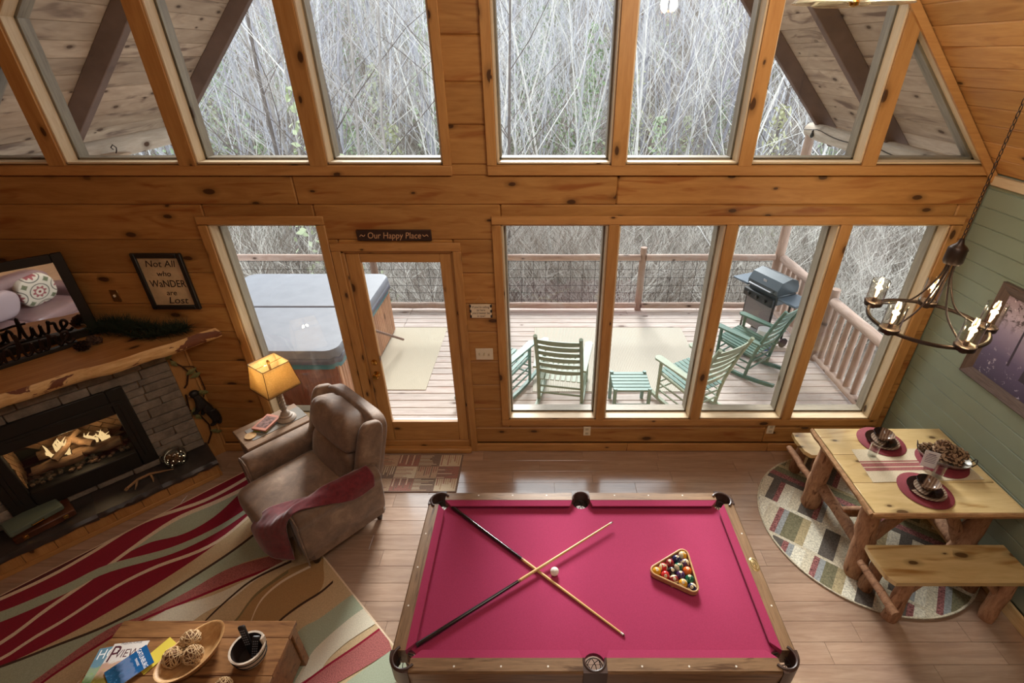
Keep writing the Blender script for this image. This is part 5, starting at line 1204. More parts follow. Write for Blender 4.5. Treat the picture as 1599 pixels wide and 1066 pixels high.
def ball(x, y, mat, lb, num, rot, grp='balls in the rack'):
    me = bm_.copy(); me.materials.append(mat); o = O('pool_ball', me, [], None, (x, y, BEDZ + BR), rot, label=lb, cat='ball', group=grp)
    if num: text('number', str(num), .015, dk_ink, o, (BR * 1.004, 0, 0), (R(90), 0, R(90)), .0001)
    return o
for j, rw_ in enumerate(grid_):
    for i, (c, st_, num, lb) in enumerate(rw_):
        q = vY + (vT - vY) * (i / 4) + (vB - vY) * (j / 4)
        nm = c + ('_striped' if st_ else '_solid'); mt = bpy.data.materials.get('ball_' + nm) or ball_mat(nm, colr[c], st_)
        ball(q.x, q.y, mt, lb, num, (rs.uniform(-.5, .5), -R(90) + rs.uniform(-.7, .4), rs.uniform(0, 6.28)))
q = onZ(866, 892, BEDZ + BR); ball(q.x, q.y, plain('cue_ball_white', (.86, .82, .74), .12, coat=.5), 'white cue ball beside the crossed cues', None, (0, 0, 0), None)
b = B(); ce2 = cen; vs = []
def tri(r, rad_):
    o_ = []
    for k in range(3):
        a = ang0 + k * 2 * pi / 3; c = cen + V((cos(a), sin(a))) * r
        for t in range(7): q = a - pi / 3 + 2 * pi / 3 * t / 6; o_.append((c.x + rad_ * cos(q), c.y + rad_ * sin(q)))
    return o_
ri, ro = tri(rad, BR + .0015), tri(rad, BR + .0125); n = len(ri)
for (z, lst) in ((.012, ri), (.044, ri), (.046, tri(rad, BR + .004)), (.046, tri(rad, BR + .010)), (.044, ro), (.012, ro)): vs += [(x, y, BEDZ + z) for x, y in lst]
b.add(vs, [(j * n + i, j * n + (i + 1) % n, ((j + 1) % 6) * n + (i + 1) % n, ((j + 1) % 6) * n + i) for j in range(6) for i in range(n)])
for k in range(3): c = cen + V((cos(ang0 + k * 2 * pi / 3 + pi / 3), sin(ang0 + k * 2 * pi / 3 + pi / 3))) * (rad / 2 + BR + .007); b.box((c.x, c.y, BEDZ + .007), (.012, .012, .013), .001)
O('ball_rack', b, wood('maple_rack', srgb(176, 130, 80), srgb(214, 172, 118), 'X', knots=0, rough=.4), None, (0, 0, 0), label='wooden triangle rack around the balls on the felt', cat='rack')
# ------------------------------------------------------------------ dining corner
rr0 = V((2.875, -.975)); rrR = .865
rnd = B(); NP = 72
circ = [(rr0.x + rrR * cos(2 * pi * k / NP), rr0.y + rrR * sin(2 * pi * k / NP)) for k in range(NP)]
dk2 = {'oat': srgb(198, 190, 168), 'grey': srgb(96, 90, 84), 'blue': srgb(146, 150, 150), 'olive': srgb(116, 112, 88), 'sand': srgb(168, 154, 120), 'red': srgb(138, 92, 90), 'ivory': srgb(212, 208, 190)}
rm_ = [plain('round_pile_' + k, v, .95, ns=70, na=.75 if k == 'red' else .35, bump=.25, bs=300, spec=.1) for k, v in dk2.items()]; rk = list(dk2)
rnd.prism(circ, .001, .008, None, rk.index('oat'))
cpl = [(-cos(2 * pi * (k + .5) / 36), -sin(2 * pi * (k + .5) / 36), -(rr0.x * cos(2 * pi * (k + .5) / 36) + rr0.y * sin(2 * pi * (k + .5) / 36) + rrR * .985)) for k in range(36)]
dirA = V((cos(R(-38)), sin(R(-38)))); dirB = V((-dirA.y, dirA.x)); rs = random.Random(16); lz = [0]
def patch(u0, u1, v0, v1, col):
    lz[0] += 1; q = clip([tuple(rr0 + dirA * u + dirB * v) for u, v in ((u0, v0), (u1, v0), (u1, v1), (u0, v1))], cpl)
    if q: rnd.add([(x, y, .0082 + .0001 * (lz[0] % 9)) for x, y in q], [tuple(range(len(q)))], rk.index(col))
seq = ['grey', 'red', 'ivory', 'oat', 'grey', 'red', 'blue', 'ivory', 'oat', 'red', 'blue', 'olive', 'sand', 'ivory', 'grey', 'oat']
for row, (v0, v1, hz) in enumerate(((-.9, -.60, 0), (-.57, -.24, 0), (-.24, -.20, 2), (-.20, .10, 0), (.10, .34, 1), (.34, .62, 0), (.62, .9, 1))):
    if hz == 2: patch(-.9, .9, v0, v1, 'ivory'); continue
    if hz == 1:
        v = v0; k = row
        while v < v1: w_ = rs.uniform(.04, .08); patch(-.9, .9, v, min(v + w_, v1), ['olive', 'sand', 'blue', 'ivory', 'grey', 'red'][k % 6]); v += w_; k += 1
        continue
    u = -.9; k = row * 5
    while u < .9: c_ = seq[k % len(seq)]; w_ = .045 if c_ in ('red', 'blue') else rs.choice((.07, .09, .12)); patch(u, u + w_, v0, v1, c_); u += w_; k += 1
rnd.tube([(x, y, .007) for x, y in circ], .007, 6, False, rk.index('oat'), True)
O('round_rug', rnd, rm_, None, smooth=0, label='round patchwork rug of grey red and ivory bars under the dining table', cat='rug')
barkM = wood('hickory_bark', srgb(124, 86, 62), srgb(190, 146, 112), 'Z', gs=7, stretch=4, knots=0, rough=.85, bump=.8, streak=srgb(104, 66, 46))
barkE = wood('hickory_edge_bark', srgb(124, 86, 54), srgb(194, 150, 104), 'X', gs=6, stretch=6, knots=0, rough=.85, bump=.7)
hick = wood('honey_hickory_planks', srgb(190, 160, 106), srgb(220, 194, 142), 'X', gs=1.6, stretch=6, knots=.55, kc=srgb(84, 56, 30), rough=.3, rnd=.06, streak=srgb(160, 118, 62), coat=.2)
DT = .81; tx0, tx1, ty0, ty1 = 2.395, 3.515, -1.545, -.60
dt = T('dining_table', 'rustic hickory log dining table set against the sage wall', 'table', (0, 0, 0))
ys_ = [ty0 + .012, -1.24, -.93, ty1]
for k in range(3):
    y0, y1 = ys_[k], ys_[k + 1]; O('plank', B().box((0, 0, 0), (tx1 - tx0 - .02, y1 - y0 - .001, .05), .003), hick, dt, ((tx0 + tx1) / 2 + .01, (y0 + y1) / 2, DT - .025))
def barkedge(a, c, h=.055, n=18, seed=0):
    rs = random.Random(seed); a = V(a); c = V(c); d = (c - a).normalized(); o_ = V((d.y, -d.x, 0)); b = B(); vs = []
    for i in range(n + 1):
        p = a + (c - a) * (i / n)
        for (of, z) in ((0, 0), (.010, -.001), (.024, -.014), (.022, -.036), (.008, -.05), (0, -.05)): vs.append(p + o_ * (of + rs.uniform(-.004, .004) * (of > 0)) + V((0, 0, z)))
    b.add(vs, [(j * 6 + i, j * 6 + (i + 1) % 6, (j + 1) * 6 + (i + 1) % 6, (j + 1) * 6 + i) for j in range(n) for i in range(6)] + [(0, 1, 2, 3, 4, 5), tuple(n * 6 + i for i in range(6))]); return b
O('bark_edge', barkedge((tx0 + .005, ty0 + .012, DT), (tx1, ty0 + .012, DT), seed=1), barkE, dt); O('bark_edge', barkedge((tx0 + .01, ty1, DT), (tx0 + .01, ty0 + .01, DT), seed=2), barkE, dt, label='barked left edge of the tabletop')
O('end_cap', zbox(B(), tx1 - .005, tx1 + .012, ty0, ty1, DT - .05, DT + .002), wood('pale_edge', srgb(206, 176, 120), srgb(226, 200, 150), 'X', knots=0), dt)
RZ = .0095
for i, (a, c) in enumerate((((2.53, -.735, RZ), (2.47, -.80, DT - .05)), ((2.56, -1.455, RZ), (2.47, -1.44, DT - .05)), ((3.33, -.735, RZ), (3.42, -.80, DT - .05)), ((3.30, -1.455, RZ), (3.36, -1.40, DT - .05)))): O('leg', B().log(a, c, .083, .068, 14, 9, .05, seed=20 + i), barkM, dt)
O('brace', B().log((2.50, -.80, .60), (2.78, -.84, .66), .048, .044, 12, 6, .05, seed=31), barkM, dt); O('brace', B().log((2.55, -1.44, .40), (2.83, -1.40, DT - .06), .042, .036, 12, 6, .05, seed=32), barkM, dt)
O('brace', B().log((3.30, -1.40, .36), (3.10, -1.38, DT - .06), .05, .04, 12, 6, .05, seed=33), barkM, dt); O('stretcher', B().log((2.54, -1.1, .32), (3.32, -1.1, .32), .045, .042, 12, 8, .04, seed=34), barkM, dt)
O('end_stretcher', B().log((2.53, -.76, .30), (2.55, -1.44, .30), .05, .048, 12, 8, .04, seed=35), barkM, dt); O('end_stretcher', B().log((3.34, -.76, .30), (3.32, -1.44, .30), .05, .048, 12, 8, .04, seed=36), barkM, dt)
def bench(lb, cy, depth, seed, fl_, x1):
    bt = T('log_bench', lb, 'bench', (2.95, cy, 0), 0, 'log benches at the dining table')
    n = 12; x0 = 2.455 - 2.95; x1 -= 2.95; rs = random.Random(seed)
    poly = [(x0 + .045 + rs.uniform(-.003, .003), -depth / 2), (x1, -depth / 2), (x1, depth / 2), (x0, depth / 2), (x0 - .01, depth * .2), (x0 + .005, -.1)]
    O('seat', B().prism(poly, .43, .47), hick, bt, smooth=20)
    for i, (x, y, lean) in enumerate(((x0 + .17, -depth / 2 + .05, .02), (x0 + .12, depth / 2 - .06, -.02), (x1 - .14, -depth / 2 + .05, .02), (x1 - .10, depth / 2 - .06, -.02))):
        O('leg', B().log((x, y - lean, fl_[i]), (x, y, .43), .056, .05, 12, 6, .06, seed=seed + i), barkM, bt)
        if i in (0, 2): O('brace', B().log((x, y, .24), (x + (.18 if i == 0 else -.16), y + .03, .43), .03, .026, 10, 5, .05, seed=seed + 9 + i), barkM, bt)
    O('end_stretcher', B().log((x0 + .02, -depth / 2 - .13, .30), (x0 + .0, depth / 2 - .02, .30), .031, .029, 12, 7, .05, seed=seed + 20), barkM, bt)
    O('end_stretcher', B().log((x1 - .12, -depth / 2 + .05, .22), (x1 - .10, depth / 2 - .05, .22), .03, .028, 12, 7, .05, seed=seed + 21), barkM, bt)
bench('log bench with honey coloured seat on the near side of the dining table', -1.70, .31, 50, [.001, RZ, .001, .001], 3.50)
bench('log bench with pale seat between the dining table and the window', -.42, .31, 70, [.001] * 4, 3.50)
# on the table
RNW = pile('runner_linen', srgb(206, 192, 164), .2); RNR = pile('runner_red', srgb(150, 88, 84), .4)
b = B(); b.prism([(2.57, -1.24), (3.46, -1.21), (3.42, -.86), (2.60, -.87)], DT + .0005, DT + .003, None, 0)
for (y0, y1) in ((-1.075, -1.035), (-1.12, -1.085), (-1.025, -1.01)): b.add([(2.585, y0, DT + .0035), (3.44, y0 + .02, DT + .0035), (3.44, y1 + .02, DT + .0035), (2.585, y1, DT + .0035)], [(0, 1, 2, 3)], 1)
O('table_runner', b, [RNW, RNR], None, smooth=0, label='linen table runner with faded red stripes across the dining table', cat='runner')
matM = plain('burgundy_placemat', srgb(124, 38, 48), .8, ns=120, na=.2, bump=.3, bs=220)
bandP = N('striped_brown_glaze'); tc = bandP.n('ShaderNodeTexCoord'); sx_ = bandP.n('ShaderNodeSeparateXYZ'); bandP.l(tc.outputs['Object'], sx_.inputs[0])
wv = bandP.math('SINE', bandP.math('MULTIPLY_ADD', bandP.noise(bandP.coords((1, 1, 1), rnd=False), 12, 3), 3.0, bandP.math('MULTIPLY', sx_.outputs[1], 330)))
bandP.base(bandP.mix(bandP.smooth(sx_.outputs[1], .02, .035), bandP.ramp(bandP.math('MULTIPLY_ADD', wv, .5, .5), [(.1, srgb(116, 92, 78)), (.5, srgb(140, 117, 100)), (.9, srgb(158, 138, 120))]), srgb(38, 22, 18))); bandP.set(Roughness=.12); bandP = bandP.mat
mats_ = [('A', 2.905, -.775, 'upper'), ('B', 2.917, -1.322, 'near'), ('C', 3.255, -1.02, 'wall')]
for (k, x, y, w_) in mats_:
    wh = {'A': 'on the window side of the table', 'B': 'at the near end of the table', 'C': 'on the wall side under the pine cone basket'}[k]
    z = DT + (.0038 if k == 'C' else .0042)
    O('placemat', B().lathe([(0, 0), (.182, 0), (.186, .002), (.182, .004), (0, .004)], 44), matM, None, (x, y, z), label='round burgundy placemat ' + wh, cat='placemat', group='round placemats')
    if k == 'C': continue
    z += .0045; rot = R(30) if k == 'A' else R(20)
    O('dinner_plate', B().lathe([(0, 0), (.07, 0), (.078, .004), (.128, .016), (.130, .018), (.126, .0185), (.078, .008), (0, .006)], 44), bandP, None, (x + .005, y, z), (0, 0, rot), label='large brown striped dinner plate ' + wh, cat='plate', group='dinner plates')
    O('salad_plate', B().lathe([(0, 0), (.05, 0), (.056, .003), (.094, .013), (.096, .015), (.092, .0155), (.056, .007), (0, .005)], 40), bandP, None, (x + .01, y - .008, z + .0125), (0, 0, rot + R(190)), label='small brown salad plate stacked on the plate ' + wh, cat='plate', group='salad plates')
    O('bowl', B().lathe([(0, 0), (.035, 0), (.038, .006), (.058, .022), (.076, .048), (.08, .062), (.078, .064), (.073, .05), (.055, .026), (.034, .012), (0, .010)], 40), bandP, None, (x + .005, y + .008, z + .0205), (0, 0, rot + R(20)), label='brown glazed bowl stacked on the plates ' + wh, cat='bowl', group='glazed bowls')
tg = glass('tumbler_glass', (.93, .94, .94), 1.8)
for (px, py, lb) in ((1361, 711, 'clear glass tumbler beside the window side place setting'), (1462, 744, 'clear glass tumbler beside the near place setting')):
    q = onZ(px, py, DT + .006)
    O('tumbler', B().lathe([(0, 0), (.03, 0), (.033, .004), (.039, .13), (.0395, .132), (.0365, .132), (.0305, .012), (0, .010)], 28), tg, None, (q.x, q.y, DT + .0042), label=lb, cat='glass', group='glass tumblers')
q = V((3.27, -1.0, DT + .0085)); bk_ = T('basket', 'oval metal basket of pine cones with two handles on the wall side placemat', 'basket', q, R(-35))
b = B(); nu = 32; vs = []
for (s_, z) in ((.0, .002), (.7, .002), (.85, .015), (1, .05), (.97, .05), (.82, .018), (.68, .006), (0, .006)): vs += [(.185 * s_ * cos(2 * pi * i / nu), .125 * s_ * sin(2 * pi * i / nu), z) for i in range(nu)]
b.add(vs, [(j * nu + i, j * nu + (i + 1) % nu, (j + 1) * nu + (i + 1) % nu, (j + 1) * nu + i) for j in range(7) for i in range(nu)]); O('tray', b, plain('galvanised_tray', srgb(190, 186, 178), .4, .5, ns=20, na=.15), bk_, weld=True)
for s_ in (-1, 1): O('handle', B().tube([(s_ * .178, -.035, .047), (s_ * .195, -.035, .085), (s_ * .198, 0, .10), (s_ * .195, .035, .085), (s_ * .178, .035, .047)], .004, 6), bronze, bk_)
rs = random.Random(19); pcm = [B() for _ in range(2)]
for k in range(2): cone(pcm[k], Mx.Rotation(R(80), 4, 'Y'), 1.55, 90 + k)
pcm = [m_.mesh('pine_cone', [plain('tan_pine_cone', srgb(92, 66, 48), .8, ns=60, na=.4) if k == 0 else bpy.data.materials['tan_pine_cone'], plain('tan_cone_tips', srgb(176, 146, 116), .8) if k == 0 else bpy.data.materials['tan_cone_tips']]) for k, m_ in enumerate(pcm)]
for k, (x, y, z) in enumerate(((-.09, .03, .045), (-.02, -.04, .045), (.0, .05, .048), (.08, -.02, .045), (.07, .05, .05), (-.05, -.01, .095), (.03, .015, .10), (.09, .02, .088))):
    c = Mx.Rotation(R(-35), 3, 'Z') @ V((x, y, z)); lb = ['at the left end of', 'at the near rim of', 'at the far rim of', 'near the right end of', 'at the far right of', 'on top at the left of', 'topmost in the middle of', 'on top at the right of'][k]
    O('pine_cone', pcm[k % 2], [], None, q + c + V((0, 0, .006)), (rs.uniform(-.4, .4), rs.uniform(-.4, .4), rs.uniform(0, 6)), label='tan pine cone %s the dining table basket' % lb, cat='pine cone', group='pine cones in the basket')
cdq = onZ(1452, 722, DT + .07); cd_ = T('table_card', 'white printed card standing in a clip beside the pine cone basket', 'card', (cdq.x, cdq.y, DT + .0042), R(-28))
O('card', B().box((0, 0, .085), (.10, .002, .14), 0, Mx.Rotation(R(-12), 4, 'X')), plain('white_card', (.75, .73, .76), .5), cd_, smooth=0)
b = B()
for i in range(6): b.box((0, -.0013, .13 - i * .014), (.07 if i else .05, .0004, .005 if i else .008), 0, Mx.Rotation(R(-12), 4, 'X'))
O('print_lines', b, plain('card_grey_print', srgb(120, 112, 130), .6), cd_, smooth=0); O('clip', B().box((0, .004, .008), (.05, .04, .016), .003), tg, cd_)
# framed print on the sage wall
pt = T('framed_print', 'large framed print of a misty purple forest on the sage wall', 'picture', (WX1 - .001, -1.16, 1.795), R(-90))
fm = wood('grey_brown_frame', srgb(80, 66, 60), srgb(120, 102, 94), 'X', gs=5, stretch=10, knots=0, rough=.45); FWd = .085; pw, ph = .63, .40
for (rz, L, ox, oz_) in ((0, 2 * pw, 0, -ph), (pi, 2 * pw, 0, ph), (pi / 2, 2 * ph, pw, 0), (-pi / 2, 2 * ph, -pw, 0)):
    b = B(); pr2 = [(0, 0), (0, -.035), (.012, -.045), (.03, -.036), (.055, -.03), (.072, -.016), (FWd, -.012), (FWd, 0)]
    vs = []
    for (s_, (d, y)) in [(s_, p_) for s_ in (-1, 1) for p_ in pr2]: vs.append((s_ * (L / 2 - d), y, d))
    b.add(vs, [(i, (i + 1) % 8, 8 + (i + 1) % 8, 8 + i) for i in range(8)]); O('frame', b, fm, pt, (ox, 0, oz_), (0, -rz, 0), 30)
pm_ = N('misty_forest_print'); tc = pm_.n('ShaderNodeTexCoord'); s3 = pm_.n('ShaderNodeSeparateXYZ'); pm_.l(tc.outputs['Object'], s3.inputs[0]); vec = pm_.coords((1, 1, 1), rnd=False)
grad = pm_.ramp(pm_.math('MULTIPLY_ADD', s3.outputs[2], 1.35, .5), [(0, srgb(58, 48, 78)), (.35, srgb(104, 92, 126)), (.6, srgb(168, 154, 182)), (.75, srgb(206, 190, 206)), (1, srgb(150, 120, 124))])
lv_ = pm_.noise(vec, 22, 6, .75); c_ = pm_.mix(pm_.math('MULTIPLY', pm_.smooth(lv_, .50, .60), pm_.smooth(s3.outputs[2], .02, .22)), grad, srgb(70, 50, 56)); c_ = pm_.mix(pm_.math('MULTIPLY', pm_.smooth(pm_.noise(vec, 26, 5, .7), .58, .66), pm_.smooth(s3.outputs[2], .02, -.2)), c_, srgb(196, 186, 208)); c_ = pm_.mix(pm_.math('MULTIPLY', pm_.smooth(pm_.noise(vec, 34, 5, .7), .60, .68), pm_.smooth(s3.outputs[2], .05, .2)), c_, srgb(236, 226, 232))
pm_.base(c_); pm_.set(Roughness=.35)
O('canvas', zbox(B(), -pw + FWd - .004, pw - FWd + .004, -.014, -.008, -ph + FWd - .004, ph - FWd + .004, 0), pm_.mat, pt, smooth=0)
b = B(); rs = random.Random(3)
for (x, w0) in ((-.30, .010), (-.14, .034), (-.02, .012), (.10, .02), (.24, .026), (.36, .012), (.44, .02)):
    t_ = rs.uniform(-.03, .03); b.add([(x - w0, -.0146, -.13 - w0 * 2), (x + w0, -.0146, -.13 - w0 * 2), (x + w0 * .6 + t_, -.0146, ph - FWd), (x - w0 * .6 + t_, -.0146, ph - FWd)], [(0, 1, 2, 3)])
O('printed_trunks', b, plain('print_dark_violet', srgb(56, 46, 66), .35), pt, smooth=0)

# ------------------------------------------------------------------ pendant over the table
ch = T('pendant_chandelier', 'dark bronze ring chandelier with glass shades hanging on a chain', 'chandelier', (2.50, -1.155, 2.18))
O('ring', B().tube([(.33 * cos(2 * pi * k / 48), .33 * sin(2 * pi * k / 48), 0) for k in range(48)], .013, 8, True, 0, True, None, 1), bronze, ch)
O('hub', B().lathe([(0, .40), (.046, .405), (.052, .42), (.052, .50), (.04, .515), (.02, .53), (.012, .56), (0, .56)], 24), bronze, ch)
cg_ = glass('seeded_shade_glass', (.96, .94, .90), 2.2)
fil = emit('filament_glow', (1.0, .78, .45), 22.0)
for k, a in enumerate((125, 55, -17, -89, -160)):
    c = V((.33 * cos(R(a)), .33 * sin(R(a)), 0)); Mt = Mx.Translation(c)
    O('arm', B().tube(cr([(.02 * cos(R(a)), .02 * sin(R(a)), .41), (.035 * cos(R(a)), .035 * sin(R(a)), .30), (.12 * cos(R(a)), .12 * sin(R(a)), .12), (.25 * cos(R(a)), .25 * sin(R(a)), .035), (.33 * cos(R(a)), .33 * sin(R(a)), .012)], 5), .006, 6), bronze, ch)
    O('cup', B().lathe([(0, -.03), (.02, -.028), (.03, -.01), (.056, -.006), (.059, .022), (.055, .024), (.014, .02), (.012, .05), (0, .05)], 22, Mt), bronze, ch)
    O('glass_shade', B().lathe([(.0535, .012), (.0545, .178), (.053, .181), (.0515, .178), (.051, .012)], 26, Mt), cg_, ch)
    bu_ = O('bulb', B().lathe([(.008, .05), (.018, .075), (.021, .10), (.012, .14), (0, .152)], 14, Mt), glass('bulb_glass', (1, .96, .88), .8) if k == 0 else bpy.data.materials['bulb_glass'], ch)
    O('filament', B().tube([c + V((0, 0, .055)), c + V((.004, 0, .09)), c + V((-.003, 0, .135))], [.005, .010, .003], 8), fil, bu_)
    light('pendant_bulb', 'POINT', ch.location + c + V((0, 0, .10)), 5.5, (1.0, .84, .60), .02)
z = .555; k = 0; lm_ = B(); 
link = B().tube([(.0075 * cos(t) , 0, .019 * sin(t)) for t in [2 * pi * i / 14 for i in range(14)]], .0026, 6, True, 0, True).mesh('chain_link', [bronze], 60)
topz = ceil_z(2.5) - 2.18
while z < topz - .02: O('chain_link', link, [], ch, (0, 0, z + .018), (0, 0, 0 if k % 2 else pi / 2)); z += .0315; k += 1
# brass ceiling light near the ridge of the room
bl = T('ceiling_light', 'polished brass ceiling light with flared glass shades, at the top edge', 'lamp', (1.235, -1.63, 3.852))
O('stem', B().tube([(0, 0, .16), (0, 0, ceil_z(1.235) - 3.852)], .012, 10), brass, bl); O('body', B().lathe([(0, .02), (.014, .022), (.018, .035), (.012, .05), (.03, .06), (.05, .10), (.045, .16), (.012, .20)], 22), brass, bl); O('finial', B().lathe([(0, .0), (.016, .006), (.02, .018), (.014, .03), (0, .034)], 18), brass, bl)
shg = N('ribbed_amber_glass'); shg.set(Roughness=.12); shg.base(srgb(240, 236, 218)); shg.p.inputs['Transmission Weight'].default_value = .75; shg.p.inputs['IOR'].default_value = 1.2
for a in (200, 330, 80):
    c = V((.155 * cos(R(a)), .155 * sin(R(a)), 0))
    if a == 200: c = V((-.112, .03, 0))
    if a == 330: c = V((.125, .02, 0))
    Mt = Mx.Translation(c)
    O('shade', B().lathe([(.03, .15), (.04, .14), (.062, .08), (.092, .035), (.112, .014), (.116, .016), (.094, .04), (.066, .084), (.044, .142), (.034, .152)], 30, Mt), shg.mat, bl)
    O('arm', B().tube([V((c.x * .3, c.y * .3, .12)), V((c.x * .7, c.y * .7, .19)), V((c.x, c.y, .15))], .008, 8), brass, bl)
light('brass_fixture_glow', 'POINT', (1.235, -1.63, 4.10), 60, (1, .88, .68), .08)
# ------------------------------------------------------------------ on the deck
tub = T('hot_tub', 'square hot tub with folded grey cover and cedar skirt on the deck', 'hot tub', (-3.29, 1.69, DZ))
W_, D_, H_ = 1.0, 1.06, .80
redw = wood('red_cedar_skirt', srgb(104, 58, 40), srgb(158, 100, 72), 'Z', gs=4, stretch=8, knots=.1, rough=.6)
O('core', B().box((0, 0, .38), (2 * W_ - .06, 2 * D_ - .06, .74), .01), black, tub)
O('front_panel', zbox(B(), -W_ + .02, W_ - .02, -D_ + .01, -D_ + .04, .02, .70), redw, tub)
cedarS = wood('sunlit_cedar_slat', srgb(150, 104, 78), srgb(200, 156, 124), 'Z', gs=4, stretch=8, knots=.1, rough=.6)  # sunlight on this side put into the colour: paler than the front
y = -D_ + .03
while y < D_ - .03: O('slat', zbox(B(), W_ - .034, W_ - .004, -.031, .031, .02, .70, .006), cedarS, tub, (0, y + .034, 0)); y += .0695
shell = plain('teal_tub_shell', srgb(70, 124, 134), .3)
def rr(w, d, r, n=6): return [(sx * (w - r) + r * cos(a), sy * (d - r) + r * sin(a)) for sx, sy, a0 in ((1, 1, 0), (-1, 1, 90), (-1, -1, 180), (1, -1, 270)) for a in [R(a0 + 90 * k / n) for k in range(n + 1)]]
O('rim', B().prism(rr(W_ + .015, D_ + .015, .13), .68, H_ + .02), shell, tub)
vin = plain('grey_vinyl_cover', srgb(128, 132, 142), .5, ns=6, na=.08, bump=.08, bs=40)
for (y0, y1) in ((-D_ - .03, -.012), (.012, D_ + .03)):
    w = W_ + .035; r = .14; pts = []
    far = y1 > .5
    if far: poly = [(-w, y0), (w, y0)] + [(w - r + r * cos(R(a)), y1 - r + r * sin(R(a))) for a in range(0, 91, 15)] + [(-w + r + r * cos(R(a)), y1 - r + r * sin(R(a))) for a in range(90, 181, 15)]
    else: poly = [(w, y1), (-w, y1)] + [(-w + r + r * cos(R(a)), y0 + r + r * sin(R(a))) for a in range(180, 271, 15)] + [(w - r + r * cos(R(a)), y0 + r + r * sin(R(a))) for a in range(270, 361, 15)]
    b = B(); n = len(poly); cx = sum(p[0] for p in poly) / n; cy = sum(p[1] for p in poly) / n
    lv2 = [(1.0, H_ + .01), (1.005, H_ + .03), (1.0, H_ + .11), (.985, H_ + .13), (.5, H_ + .137)]; vs = [(cx + (p[0] - cx) * q, cy + (p[1] - cy) * q, z) for q, z in lv2 for p in poly]
    b.add(vs, [(j * n + i, j * n + (i + 1) % n, (j + 1) * n + (i + 1) % n, (j + 1) * n + i) for j in range(4) for i in range(n)] + [tuple(range(n))[::-1], tuple(4 * n + i for i in range(n))]); O('cover_half', b, vin, tub, smooth=50)
b = B(); po = rr(W_ + .04, D_ + .035, .14, 8); n = len(po); vs = []
for j, z in enumerate((H_ + .03, H_ + .0, H_ - .035)): vs += [(x * (1 + .004 * j + .006 * sin(i * 1.7 + j)), y * (1 + .004 * j + .006 * sin(i * 2.1 + j)), z + .008 * sin(i * 1.3)) for i, (x, y) in enumerate(po)]
b.add(vs, [(j * n + i, j * n + (i + 1) % n, (j + 1) * n + (i + 1) % n, (j + 1) * n + i) for j in range(2) for i in range(n)]); o_ = O('cover_skirt', b, plain('dark_grey_vinyl', srgb(98, 100, 112), .4), tub); o_.modifiers.new('thick', 'SOLIDIFY').thickness = .004
O('cover_lifter', B().tube([(W_ + .05, -.10, .60), (W_ + .08, .0, .58), (W_ + .25, .56, .12)], .017, 8), plain('brown_lifter_tube', srgb(120, 92, 80), .5), tub)
O('lifter_bracket', B().box((W_ + .03, -.10, .60), (.05, .08, .08), .008), plain('grey_bracket', srgb(110, 110, 116), .4, .4), tub)
jute = N('pale_outdoor_weave'); wv_ = jute.n('ShaderNodeTexWave', i_Scale=24.0, i_Distortion=6.0); wv_.inputs['Detail'].default_value = 2; jute.l(jute.coords((1, 1, 1), rnd=False), wv_.inputs['Vector']); jute.base(jute.mix(wv_.outputs[1], srgb(184, 174, 154), srgb(204, 196, 178))); jute.set(Roughness=.95); jute.bump(wv_.outputs[1], .3, .004)
rib = N('ribbed_outdoor_weave'); w2 = rib.n('ShaderNodeTexWave', i_Scale=14.0); rib.l(rib.coords((1, 1, 1), rnd=False), w2.inputs['Vector']); rib.base(rib.mix(w2.outputs[1], srgb(176, 168, 154), srgb(206, 200, 188))); rib.set(Roughness=.95); rib.bump(w2.outputs[1], .4, .004)
O('outdoor_rug', B().box((0, 0, .004), (.80, 1.66, .007), .002), jute.mat, None, (-1.90, 1.99, DZ + .0005), label='cream patterned outdoor rug beside the hot tub', cat='rug')
O('outdoor_rug', B().box((0, 0, .004), (2.30, 1.70, .007), .002), rib.mat, None, (1.02, 1.97, DZ + .0005), label='pale ribbed outdoor rug between the rocking chairs', cat='rug')
sage = [plain('sage_paint', srgb(128, 146, 128), .55, ns=12, na=.08), plain('blue_green_paint', srgb(112, 144, 138), .55, ns=12, na=.08), plain('dark_green_paint', srgb(72, 104, 92), .5, ns=12, na=.1), plain('pale_sage_paint', srgb(150, 162, 142), .55, ns=12, na=.08)]
